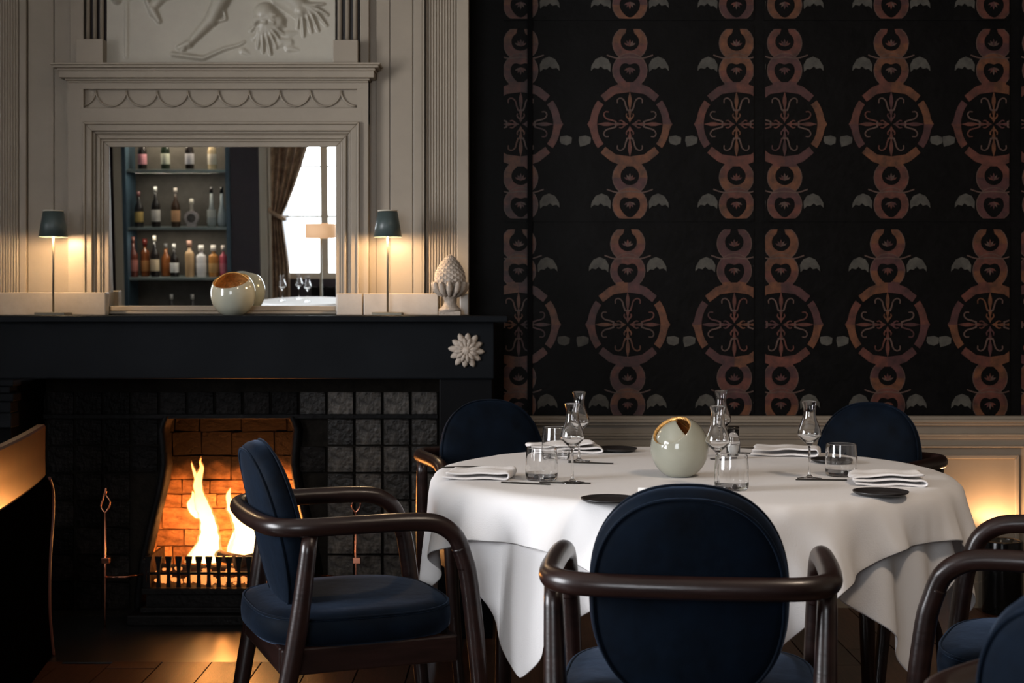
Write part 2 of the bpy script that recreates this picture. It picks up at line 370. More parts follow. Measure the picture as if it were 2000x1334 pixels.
# mirror
ml, mr_, mt, mb = 218, 656, 286, 600
bm = bmesh.new()
vs = []
for px, py in ((ml-2, mb+4), (mr_+2, mb+4), (mr_+2, mt-4), (ml-2, mt-4)):
    xx = X(px, YC); zz = Z(py, YC); yy = MP.y-(zz-MP.z)*math.tan(TH); vs.append(bm.verts.new((xx, yy, zz)))
bm.faces.new(vs); r_ = bmesh.ops.extrude_face_region(bm, geom=bm.faces[:]); 
for v in [g for g in r_['geom'] if isinstance(g, bmesh.types.BMVert)]: v.co.y += .003
fixn(bm)
obj('mirror_glass', bm, M['mirror'], om)
# small columns and plinths above the cornice
def reeded(p0, p1, y0, y1, parent):
    strip('column_ground', p0, p1, y0, y1, .015, M['wood'])
    n = 3
    for i in range(n):
        bm = bmesh.new(); cxx = X(p0+(p1-p0)*(i+.5)/n, YC)
        tube(bm, [(cxx, YC-.028, Z(y1, YC)), (cxx, YC-.028, Z(y0, YC))], (p1-p0)/n*.30/F*YC, 12); obj('reed', bm, M['taupe'], parent)
reeded(170, 210, ZT, 84, om); reeded(658, 703, ZT, 86, om)
strip('plinth', 160, 212, 83, 132, .075); strip('plinth', 655, 703, 85, 132, .075)
strip('fillet_board', 141, 168, ZT, 132, .03); strip('fillet_board', 705, 722, ZT, 132, .03)
# relief panel
W_, H_ = 300, 200
px = np.linspace(212, 656, W_); py = np.linspace(-165, 131, H_); PX, PY = np.meshgrid(px, py)
hgt = np.zeros_like(PX)
def cap(x0, y0, x1, y1, r0, r1, h, sharp=1.0):
    global hgt
    dx, dy = x1-x0, y1-y0; t = np.clip(((PX-x0)*dx+(PY-y0)*dy)/(dx*dx+dy*dy+1e-9), 0, 1)
    d = np.hypot(PX-x0-t*dx, PY-y0-t*dy); r = r0+(r1-r0)*t
    q = np.clip(1-(d/r)**2, 0, 1)**(.5*sharp); hgt = np.maximum(hgt, q*h*(r/r0 if r0 > r1 else 1))
def chain(pts, r0, r1, h):
    for i in range(len(pts)-1):
        a, b = i/(len(pts)-1), (i+1)/(len(pts)-1)
        cap(*pts[i], *pts[i+1], r0+(r1-r0)*a, r0+(r1-r0)*b, h*(1-.4*a))
cap(446, -20, 415, 42, 17, 13, 17); cap(415, 42, 372, 88, 12, 7, 13); cap(372, 88, 352, 96, 8, 5, 10); cap(362, 98, 356, 104, 5, 3, 7)   # leg and foot
cap(500, -90, 446, -20, 24, 18, 20); cap(360, -80, 330, -20, 30, 22, 18); cap(330, -20, 300, 20, 14, 8, 12); cap(300, 20, 314, 44, 8, 5, 9)
cap(288, -5, 300, 32, 6, 4, 8); chain([(438, 15), (444, 40), (410, 50), (398, 58)], 3, 2, 6)
chain([(340, 108), (400, 116), (440, 98), (470, 90), (480, 84)], 5, 2.5, 6)
cap(520, 30, 545, 45, 22, 14, 16); cap(560, -10, 590, 25, 30, 18, 17); cap(590, 25, 600, 20, 14, 10, 14)
for a, l in ((-160, 40), (-135, 38), (-115, 50), (-100, 54), (-82, 58), (-65, 50), (-48, 42), (-28, 44), (-8, 40)):
    a = math.radians(a); x0, y0 = 520, 48
    chain([(x0, y0), (x0+math.cos(a)*l*.5, y0-math.sin(a)*l*.45), (x0+math.cos(a)*l*.85+4, y0-math.sin(a)*l*1.05)], 6.5, 2.5, 11)
for a, l in ((-120, 50), (-100, 60), (-80, 52), (-62, 55), (-40, 60), (-20, 52), (5, 40)):
    a = math.radians(a); x0, y0 = 598, 14
    chain([(x0, y0), (x0+math.cos(a)*l*.5, y0-math.sin(a)*l*.4), (x0+math.cos(a)*l*.8+5, y0-math.sin(a)*l*1.0)], 6, 2.3, 11)
for i in range(16):
    cap(rnd.uniform(500, 545), rnd.uniform(28, 50), rnd.uniform(500, 545), rnd.uniform(28, 50), 5, 4, 15)
for i in range(26):
    x0 = rnd.uniform(225, 640); y0 = rnd.uniform(-155, 20); a = rnd.uniform(0, 6); cap(x0, y0, x0+25*math.cos(a), y0+25*math.sin(a), rnd.uniform(4, 12), 3, rnd.uniform(4, 11))
for i in range(10):
    x0 = rnd.uniform(470, 620); y0 = rnd.uniform(60, 105); a = rnd.uniform(0, 6); cap(x0, y0, x0+20*math.cos(a), y0+8*math.sin(a), rnd.uniform(5, 9), 3, rnd.uniform(2, 3.5))
cap(252, -160, 250, 112, 5, 4, 3.5)
K = np.array([1, 2, 1])/4.
for _ in range(2):
    hgt = np.apply_along_axis(lambda m_: np.convolve(m_, K, 'same'), 0, hgt); hgt = np.apply_along_axis(lambda m_: np.convolve(m_, K, 'same'), 1, hgt)
hh = hgt/F*YC*1.15; hh[0, :] = hh[-1, :] = -0.0; hh[:, 0] = hh[:, -1] = 0
V = np.stack([(PX-1000)/F*YC, YC-.022-hh, CZ-(PY-600)/F*YC], -1).reshape(-1, 3)
idx = np.arange(W_*H_).reshape(H_, W_); Fq = np.stack([idx[:-1, :-1], idx[1:, :-1], idx[1:, 1:], idx[:-1, 1:]], -1).reshape(-1, 4)
strip('relief_ground', 212, 656, -165, 131, .0215, M['relief'], bevel=0)
obj('relief_panel', (V.tolist(), [], Fq.tolist()), M['relief'], om, smooth=True)

# ================================================================ MANTELPIECE / FIREPLACE
YF = 5.03
fp = thing('fireplace', 'black mantelpiece with a tiled fire opening and stone rosette', 'fireplace')
sl = box('mantel_shelf', X(-130, 5.0), X(992, 5.0), 4.985, YC+.0, 1.137, 1.160, M['beam'], fp, bevel=.004)
box('mantel_beam', X(-92, YF), X(965, YF), YF, YW, Z(740, YF), 1.137, M['beam'], fp, bevel=.004)
zt = Z(740, YF)
for p0, p1 in ((858, 962), (-88, 22)):
    j = box('jamb', X(p0, YF+.02), X(p1, YF+.02), YF+.02, YW, .012, zt, M['black'], fp, bevel=.004)
for i, (a, b, d) in enumerate(((741, 754, 30), (754, 768, 22), (768, 784, 30), (784, 806, 24), (806, 835, 26))):
    box('capital_moulding', X(-96, 4.99), X(d, 4.99)-.0, 4.97+.006*(i % 2), YF+.02, Z(b, 4.99), Z(a, 4.99), M['beam'], fp, bevel=.004)
# tiled wall with bell shaped opening
YT = 5.42; fc = 450.0
def bell(py):
    ks = [(810, 112), (835, 124), (870, 121), (905, 118), (950, 125), (1010, 140), (1090, 158), (1160, 168), (1225, 170)]
    for (a, wa), (b, wb) in zip(ks, ks[1:]):
        if py <= b: t = max(0, (py-a)/(b-a)); return wa+(wb-wa)*t
    return 170
ys = [812+i*(1215-812)/30 for i in range(31)]
bm = bmesh.new()
def P2(px, py, y): return bm.verts.new((X(px, YT), y, Z(py, YT)))
for side in (-1, 1):
    edge = fc-430 if side < 0 else fc+412
    a = [(fc+side*(bell(y)+4), y) for y in ys]
    for q, r in zip(a, a[1:]):
        bm.faces.new([P2(q[0], q[1], YT), P2(r[0], r[1], YT), P2(edge, r[1], YT), P2(edge, q[1], YT)])
bm.faces.new([P2(fc-430, 735, YT), P2(fc+412, 735, YT), P2(fc+412, 812, YT), P2(fc-430, 812, YT)])
bmesh.ops.remove_doubles(bm, verts=bm.verts, dist=1e-5); fixn(bm)
tp = obj('tile_backing', bm, M['grout'], fp); sd = tp.modifiers.new('s', 'SOLIDIFY'); sd.thickness = .03; sd.offset = 0
sd.offset = 1 if tp.data.polygons[0].normal.y > 0 else -1
tw = 54.5
bmt = bmesh.new(); bx(bmt, -.5, .5, 0, .012, -.5, .5)
t0 = None
row = 0; y = 764
def overlap(cx, cy):
    for yy in (cy-24, cy, cy+24):
        if yy > 814 and abs(cx-fc) < bell(yy)+tw*.5+12: return True
    return cy+24 > 826 and abs(cx-fc) < 150
y = 790
while y < 1205:
    for i in range(-8, 8):
        cxp = 829+(-i)*tw if i >= 0 else None
        if cxp is None: continue
    n = 0; cxp = 829
    while cxp > 40:
        if not overlap(cxp, y):
            s = (tw-5)/F*YT*.985
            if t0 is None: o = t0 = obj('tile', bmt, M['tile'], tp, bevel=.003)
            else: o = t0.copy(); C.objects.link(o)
            o.material_slots[0].link = 'OBJECT'; o.material_slots[0].material = M['tile'] if cxp > 640 or (cxp > 590 and y < 850) else M['tile_shaded']
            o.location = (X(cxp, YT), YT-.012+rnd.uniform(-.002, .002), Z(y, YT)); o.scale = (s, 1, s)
            o.rotation_euler = (rnd.uniform(-.02, .02), rnd.uniform(-.012, .012), rnd.uniform(-.025, .025))
        cxp -= tw
    y += tw*.975
# lintel bar line and iron surround
box('lintel_bar', X(25, YT), X(856, YT), YT-.028, YT+.0, Z(817, YT), Z(808, YT), M['iron'], fp, bevel=.002)
bm = bmesh.new()
for side in (-1, 1):
    prev = None
    for y in ys:
        w0 = bell(y); cur = [bm.verts.new((X(fc+side*(w0+d), YT), YT-e, Z(y, YT))) for d, e in ((-3, -.02), (0, .020), (5, .034), (11, .034), (17, .020), (20, -.01))]
        if prev:
            for q in range(5): bm.faces.new((prev[q], prev[q+1], cur[q+1], cur[q])).smooth = True
        prev = cur
    fixn(bm); obj('iron_surround', bm, M['iron'], fp); bm = bmesh.new()
bm.free()
# firebox: splayed cheeks, back of bricks, top
fb = empty('firebox'); fb.parent = fp
bm = bmesh.new(); YR = 5.93
zl, zh = .012, Z(790, YT)
xa, xc = X(fc-172, YT), X(fc+172, YT); xA, xC = X(fc-150, YR), X(fc+150, YR)
def quad(a, b, c, d): bm.faces.new([bm.verts.new(p) for p in (a, b, c, d)])
quad((xa, YT+.03, zl), (xa, YT+.03, zh), (xA, YR, zh), (xA, YR, zl)); quad((xc, YT+.03, zl), (xC, YR, zl), (xC, YR, zh), (xc, YT+.03, zh))
quad((xA, YR, zl), (xA, YR, zh), (xC, YR, zh), (xC, YR, zl)); quad((xa, YT+.03, zh), (xc, YT+.03, zh), (xC, YR, zh), (xA, YR, zh))
obj('firebox_lining', bm, M['mortar'], fb)
bmb = bmesh.new(); bx(bmb, -.5, .5, -.5, .5, -.5, .5); bmesh.ops.bevel(bmb, geom=bmb.edges[:], offset=.06, segments=1)
b0 = None; z = .05; rr = 0
while z < zh-.04:
    hgtb = rnd.choice((.058, .07, .09, .10)); x = xA-.02-(rr % 2)*.08
    while x < xC:
        ww = rnd.uniform(.08, .19); x0 = max(x, xA); x1 = min(x+ww, xC)
        if x1-x0 > .03:
            if b0 is None: o = b0 = obj('brick', bmb, M['brick'], fb)
            else: o = b0.copy(); C.objects.link(o)
            o.location = ((x0+x1)/2, YR-.008, z+hgtb/2); o.scale = (x1-x0-.006, rnd.uniform(.024, .040), hgtb-.006); o.rotation_euler = (rnd.uniform(-.02, .02), rnd.uniform(-.06, .06), rnd.uniform(-.03, .03))
        x += ww
    for (pa, pb) in (((xa, YT+.04), (xA, YR)), ((xc, YT+.04), (xC, YR))):
        va = Vector((pa[0], pa[1], 0)); vb = Vector((pb[0], pb[1], 0)); ln = (vb-va).length; d = (vb-va)/ln; s = .02+(rr % 2)*.07; u = 0
        while u < ln-.03:
            u1 = min(u+(.09 if u == 0 and rr % 2 else .165), ln)
            o = b0.copy(); C.objects.link(o); c = va+d*((u+u1)/2)
            o.location = (c.x, c.y, z+hgtb/2); o.scale = (u1-u-.008, .03, hgtb-.008); o.rotation_euler = (0, 0, math.atan2(d.y, d.x)); u = u1
    z += hgtb; rr += 1
# rosette on the beam
ro = empty('rosette', (X(911, YF), YF-.002, Z(684, YF))); ro.parent = fp
def petal_mesh(L, wd, t):
    bm = bmesh.new(); n = 7; m_ = 6; g = []
    for i in range(n+1):
        u = i/n; hw = wd*(.35+.65*math.sin(PI*min(1, .15+u*.78)))*(1 if u < .97 else .45)
        row = []
        for j in range(m_+1):
            v = j/m_*2-1
            rd = t*(.35+.65*abs(math.cos(v*PI*1.0)))*(1-.25*u)+.006*math.sin(PI*u)
            if abs(v) == 1 : rd = 0
            row.append(bm.verts.new((hw*v, -rd, .010+L*u)))
        g.append(row)
    for i in range(n):
        for j in range(m_): bm.faces.new((g[i][j], g[i][j+1], g[i+1][j+1], g[i+1][j])).smooth = True
    e = [g[0][j] for j in range(m_+1)]+[g[i][m_] for i in range(1, n+1)]+[g[n][j] for j in range(m_-1, -1, -1)]+[g[i][0] for i in range(n-1, 0, -1)]
    bk = [bm.verts.new((v.co.x, .004, v.co.z)) for v in e]
    for i in range(len(e)): bm.faces.new((e[i], e[(i+1) % len(e)], bk[(i+1) % len(e)], bk[i]))
    fixn(bm); return bm
RR = 36/F*YF
pa = obj('petal', petal_mesh(RR*.78, .0125, .009), M['stone'], ro); pb = obj('petal', petal_mesh(RR*.52, .0095, .016), M['stone'], ro)
for i in range(12):
    o = pa if i == 0 else pa.copy()
    if i: C.objects.link(o)
    o.rotation_euler = (0, 2*PI*i/12+.1, 0); o.scale = (1, 1, 1+.06*(i % 2))
    o = pb if i == 0 else pb.copy()
    if i: C.objects.link(o)
    o.rotation_euler = (0, 2*PI*(i+.5)/12+.1, 0); o.location = (0, -.004, 0)
bm = bmesh.new()
for i in range(60):
    k = i+.5; ph = math.acos(1-k/60*.95); th = PI*(1+5**.5)*k
    c = Vector((.0165*math.sin(ph)*math.cos(th), -.012-.010*math.cos(ph), .0165*math.sin(ph)*math.sin(th)))
    bmesh.ops.create_icosphere(bm, subdivisions=1, radius=.0032, matrix=Matrix.Translation(c))
bmesh.ops.create_uvsphere(bm, u_segments=20, v_segments=10, radius=.0165, matrix=Matrix.Translation((0, -.010, 0)))
obj('rosette_centre', bm, M['stone'], ro, smooth=True)

# ---- fire basket
YG = 5.30
gr = thing('fire_basket', 'cast iron fire basket with flared front bars on the hearth', 'fire grate')
gz0, gz1 = Z(1147, YG), Z(1092, YG); gx0, gx1 = X(286, YG), X(608, YG)
bm = bmesh.new(); bx(bm, gx0-.015, gx1+.015, YG-.015, YG+.30, Z(1160, YG), Z(1148, YG)); obj('basket_base', bm, M['iron'], gr, bevel=.003)
bm = bmesh.new(); bx(bm, gx0-.06, gx1+.06, YG-.05, YG+.28, .012, .052); bx(bm, gx0-.02, gx1+.02, YG-.02, YG+.26, .052, .075); obj('plinth', bm, M['iron'], gr, bevel=.006)
bm = bmesh.new(); bx(bm, gx0, gx1, YG-.004, YG+.03, .075, Z(1160, YG)); obj('ash_front', bm, M['iron'], gr)
bb_ = bmesh.new()
prof = [(.0085, gz0), (.006, gz0+.03), (.0055, gz0+.055), (.008, gz0+.085), (.0125, gz1+.004), (.0125, gz1+.010)]
prev = None
for hw, z in prof:
    c = [bb_.verts.new((sx*hw, sy, z)) for sx, sy in ((-1, -.006), (1, -.006), (1, .006), (-1, .006))]
    if prev:
        for q in range(4): bb_.faces.new((prev[q], prev[(q+1) % 4], c[(q+1) % 4], c[q]))
    else: bb_.faces.new(c)
    prev = c
bb_.faces.new(prev[::-1]); fixn(bb_)
bar0 = obj('bar', bb_, M['iron'], gr); nb = 17
for i in range(nb):
    o = bar0 if i == 0 else bar0.copy()
    if i: C.objects.link(o)
    o.location = (gx0+.008+(gx1-gx0-.016)*i/(nb-1), YG, 0); o.scale = (1, 1, 1)
bm = bmesh.new(); bx(bm, gx0, gx1, YG+.005, YG+.013, gz0+.045, gz0+.055); obj('cross_bar', bm, M['iron'], gr)
for a in (gx0-.012, gx1): box('basket_side', a, a+.012, YG-.006, YG+.28, gz0, gz1, M['iron'], gr)
for s in (-1, 1):
    pxr = fc+s*245; b = thing('fire_iron_stand', ('left' if s < 0 else 'right')+' copper upright with flame finial and arm beside the fire basket', 'andiron')
    bm = bmesh.new(); Yr = 5.22
    pts = [at(pxr, 1205, Yr), at(pxr, 1127, Yr), at(pxr-s*0, 1000, Yr)]
    pts[0].z = .012
    tube(bm, pts, .0042, 8); obj('upright', bm, M['copper'], b)
    bm = bmesh.new(); tube(bm, [at(pxr, 1127, Yr), at(pxr-s*40, 1127, Yr), Vector((gx0-.01 if s < 0 else gx1+.01, YG, Z(1122, YG)))], .0042, 8); obj('arm', bm, M['copper'], b)
    for q in (1, -1):
        bm = bmesh.new(); tube(bm, smooth_path([at(pxr, 1002, Yr), at(pxr+q*8, 990, Yr), at(pxr+q*7+2, 1003-25, Yr)+Vector((0, 0, 0)), at(pxr+q*2, 985-18, Yr), at(pxr+2, 978-22+q*3, Yr)]), .0028, 8); obj('finial', bm, M['copper'], b)
    bm = bmesh.new(); p = at(pxr, 1095, Yr); bx(bm, p.x-.010, p.x+.018, Yr-.012, Yr+.012, p.z-.010, p.z+.012); obj('bracket', bm, M['copper'], b, bevel=.002)
# logs and embers
def logmesh(L, r, seed):
    bm = bmesh.new(); rg = random.Random(seed); pts = [(-L/2+L*i/7, rg.uniform(-.006, .006), rg.uniform(-.004, .004)) for i in range(8)]
    tube(bm, pts, [r*rg.uniform(.85, 1.1) for _ in range(8)], 9); return bm
zb = gz0
lg = [(-1.22, 5.44, zb+.035, .24, .024, 12, 4, 'charred log lying at the left in the fire basket'), (-1.02, 5.42, zb+.035, .26, .025, -8, 0, 'charred log lying in the middle at the front of the fire basket'),
      (-.90, 5.46, zb+.036, .22, .026, 20, 3, 'charred log lying at the right in the fire basket'), (-1.12, 5.50, zb+.082, .25, .022, -22, 8, 'upper charred log tilted across the left flames'), (-.95, 5.47, zb+.085, .24, .024, 28, -7, 'upper charred log tilted across the right flames')]
for i, (x, y, z, L, r, a, t, lab) in enumerate(lg):
    o = obj('log', logmesh(L, r, i), M['log'], smooth=True, loc=(x, y, z)); o.rotation_euler = (0, math.radians(t), math.radians(a)); tag(o, lab, 'log')
bm = bmesh.new()
for i in range(260):
    s = rnd.uniform(.008, .018); c = Vector((rnd.uniform(gx0+.02, gx1-.02), rnd.uniform(YG+.025, YG+.25), gz0+rnd.uniform(.004, .06)*rnd.random()+.006))
    r_ = bmesh.ops.create_icosphere(bm, subdivisions=1, radius=s, matrix=Matrix.Translation(c) @ Matrix.Rotation(rnd.uniform(0, 3), 4, 'X') @ Matrix.Diagonal((1, .8, .6, 1)))
o = obj('ember_bed', bm, M['ember']); tag(o, 'bed of glowing embers behind the basket bars', 'embers'); o['kind'] = 'stuff'
def flame(pts, Y, lab, depth=.5, extra=()):
    t = thing('flame', lab, 'flame')
    for nm, k, mm in (('flame_core', 1, M['flame']), ('flame_skin', 1.22, M['flame_skin'])):
        bm = bmesh.new()
        for path in (pts,)+tuple(extra):
            sp = smooth_path([(p[0], p[1], p[2]) for p in path], 6); rings = []
            for a in sp:
                c = at(a.x, a.y, Y); r = max(a.z, .6)/F*Y*k*(1+.16*noise.noise(Vector((a.x*.07, a.y*.09, k))))
                if k > 1: c.z += (.03*max(0, c.z-.35)) 
                rings.append([bm.verts.new(c+Vector((math.cos(u)*r, math.sin(u)*r*depth, 0))) for u in [2*PI*i/14 for i in range(14)]])
            for a, b in zip(rings, rings[1:]):
                for i in range(14): bm.faces.new((a[i], a[(i+1) % 14], b[(i+1) % 14], b[i])).smooth = True
            bm.faces.new(rings[0]); bm.faces.new(rings[-1])
        fixn(bm); obj(nm, bm, mm, t)
flame([(398, 1098, 30), (402, 1080, 27), (408, 1055, 20), (408, 1030, 16), (403, 1008, 14), (396, 990, 13), (390, 968, 9), (386, 948, 8), (389, 930, 6.5), (394, 914, 4), (391, 903, 1.8), (393, 895, .5)], 5.50, 'tall narrow flame rising left of the middle of the fire',
      extra=([(386, 1012, 4), (378, 1000, 8), (374, 984, 8), (378, 970, 4), (376, 960, .8)], [(384, 940, 3), (380, 924, 3), (376, 912, 1.5), (374, 904, .5)], [(420, 1092, 7), (421, 1062, 4), (417, 1036, 2), (416, 1022, .6)], [(372, 1098, 10), (378, 1080, 8), (390, 1060, 4), (392, 1045, .6)]))
flame([(480, 1098, 34), (483, 1080, 33), (484, 1055, 27), (483, 1030, 24), (477, 1012, 24), (466, 1000, 20), (455, 990, 11), (448, 978, 6), (446, 966, 4), (450, 954, .6)], 5.52, 'broad white flame at the right of the fire',
      extra=([(492, 1030, 18), (494, 1008, 15), (491, 994, 10), (485, 984, 6), (482, 974, .6)], [(455, 1095, 10), (452, 1070, 8), (458, 1045, 5), (462, 1030, 1)]))
flame([(524, 1098, 20), (522, 1075, 19), (517, 1045, 14), (510, 1015, 11), (506, 998, 8), (504, 985, 4), (509, 970, .6)], 5.48, 'flame behind the back of the left chair',
      extra=([(562, 1096, 16), (564, 1065, 12), (557, 1030, 6), (560, 1005, .6)],))

# ================================================================ ON THE MANTEL
ZM = 1.160
def mantel_lamp(px, lab, Y=5.15):
    t = thing('table_lamp', lab, 'lamp', (X(px, Y), Y, ZM), 0)
    k = Y/F
    bm = bmesh.new(); bx(bm, -.055, .055, -.045, .045, 0, .012); obj('base', bm, M['pole'], t, bevel=.002)
    bm = bmesh.new(); tube(bm, [(0, 0, .012), (0, 0, .20), (0, 0, .345)], [.0038, .0036, .0034], 10); obj('pole', bm, M['pole'], t)
    z0 = Z(463, Y)-ZM; z1 = Z(414, Y)-ZM
    bm = bmesh.new(); lathe(bm, [(.052, z0), (.0365, z1), (0, z1), ], 40); o = obj('shade', bm, M['lampgreen'], t, smooth=False); s = o.modifiers.new('s', 'SOLIDIFY'); s.thickness = .002
    bm = bmesh.new(); lathe(bm, [(.0, z1+.002), (.036, z1+.002), (.0365, z1+.004), (.036, z1+.006), (0, z1+.006)], 32); obj('top_rim', bm, M['cream'], t)
    bm = bmesh.new(); lathe(bm, [(0, z0+.012), (.012, z0+.012), (.016, z0+.02), (.012, z0+.028), (0, z0+.028)], 16); obj('bulb', bm, M['bulb'], t)
    l = point('lamp_light', (X(px, Y), Y, ZM+z0+.004), 10, (1, .66, .36), .016)
    l.data.use_shadow = True
mantel_lamp(104, 'slim green table lamp on the mantel left of the mirror', 5.17)
mantel_lamp(757, 'slim green table lamp on the mantel right of the mirror', 5.17)
def block(p0, p1, y0, lab, Y=5.235, th=.045):
    o = box('marble_block', X(p0, Y), X(p1, Y), Y, Y+th, ZM, Z(y0, Y), M['marble'], bevel=.003); tag(o, lab, 'stone block'); return o
block(-60, 206, 571, 'long pale marble block on the mantel behind the left lamp')
block(657, 708, 573, 'short grey marble block on the mantel at the right foot of the mirror')
block(710, 856, 573, 'long pale marble block on the mantel behind the right lamp')
block(898, 915, 573, 'narrow marble block end on the mantel right of the stone finial')
# carved finial
Yp = 5.16; ft = thing('stone_finial', 'carved stone pinecone finial at the right end of the mantel', 'ornament', (X(879, Yp), Yp, ZM))
bm = bmesh.new(); bx(bm, -.040, .040, -.032, .032, 0, .016); obj('stand', bm, M['stone'], ft, bevel=.002)
bm = bmesh.new(); lathe(bm, [(0, .016), (.040, .016), (.041, .022), (.034, .028), (.024, .038), (.021, .052), (.026, .064), (.032, .068), (0, .068)], 32); obj('foot', bm, M['stone'], ft)
def egg(u): return (.0565*math.sin(PI*u**.85)**.75*(1-.10*u) + .0, .066+.156*u)
bm = bmesh.new(); lathe(bm, [(0, .066)]+[(max(.004, egg(i/24)[0]), egg(i/24)[1]) for i in range(1, 24)]+[(0, .224)], 40); obj('cone', bm, M['stone'], ft)
bm = bmesh.new(); N = 10
for rI in range(15):
    u = .08+rI*.058; r, z = egg(u); r2, z2 = egg(u+.075)
    for k in range(14):
        a = 2*PI*(k+.5*(rI % 2))/14; ca, sa = math.cos(a), math.sin(a); da = PI/14*1.05
        out = .0045
        p = [((r2+.001)*math.cos(a), (r2+.001)*math.sin(a), z2), (r*math.cos(a-da)*1.005, r*math.sin(a-da)*1.005, z+.003), ((r+out)*ca, (r+out)*sa, z-.002), (r*math.cos(a+da)*1.005, r*math.sin(a+da)*1.005, z+.003)]
        m_ = ((r+r2)/2+out*.9); top = bm.verts.new((m_*ca, m_*sa, (z+z2)/2)); vv = [bm.verts.new(q) for q in p]
        for i in range(4): bm.faces.new((vv[i], vv[(i+1) % 4], top))
fixn(bm); o = obj('scales', bm, M['stone'], ft)
bm = bmesh.new()
for k in range(12):
    a = 2*PI*k/12; 
    pts = smooth_path([(math.cos(a)*.028, math.sin(a)*.028, .070), (math.cos(a)*.052, math.sin(a)*.052, .092), (math.cos(a)*.060, math.sin(a)*.060, .112), (math.cos(a)*.068, math.sin(a)*.068, .118)], 3)
    tube(bm, pts, [.006, .011, .010, .004], 8)
obj('leaf_collar', bm, M['stone'], ft)
# ceramic votive: two nested cut shells with gold inside
def votive(loc, R, lab, shells):
    t = thing('ceramic_bowl', lab, 'bowl', loc)
    for nm, rad, n_, h, gold_in, th in shells:
        rad = R*rad; bm = bmesh.new(); bmesh.ops.create_uvsphere(bm, u_segments=72, v_segments=48, radius=rad)
        n = Vector(n_).normalized()
        bmesh.ops.bisect_plane(bm, geom=bm.verts[:]+bm.edges[:]+bm.faces[:], plane_co=n*h*rad, plane_no=n, clear_outer=True)
        bmesh.ops.bisect_plane(bm, geom=bm.verts[:]+bm.edges[:]+bm.faces[:], plane_co=(0, 0, -R*.90), plane_no=(0, 0, -1), clear_outer=True)
        e = [e for e in bm.edges if e.is_boundary and all(v.co.z < -R*.89 for v in e.verts)]
        if e: bmesh.ops.contextual_create(bm, geom=e)
        for f in bm.faces:
            if f.normal.dot(f.calc_center_median()) < 0: f.normal_flip()
        for v in bm.verts: v.co.z *= 1.08
        o = obj(nm, bm, [M['ceramic'], M['gold']], t, smooth=True)
        s = o.modifiers.new('s', 'SOLIDIFY'); s.thickness = th; s.offset = -1; s.material_offset = 1 if gold_in else 0; s.material_offset_rim = 1
        o.location = (0, 0, R*.972+.0005)
    return t
votive((X(455, 5.24), 5.24, ZM), .082, 'round sage ceramic bowl with gold inside on the mantel before the mirror', (('outer_shell', 1, (-.08, -.44, 1), .59, True, .004), ('inner_shell', .94, (.15, -.9, .40), .15, True, .004)))

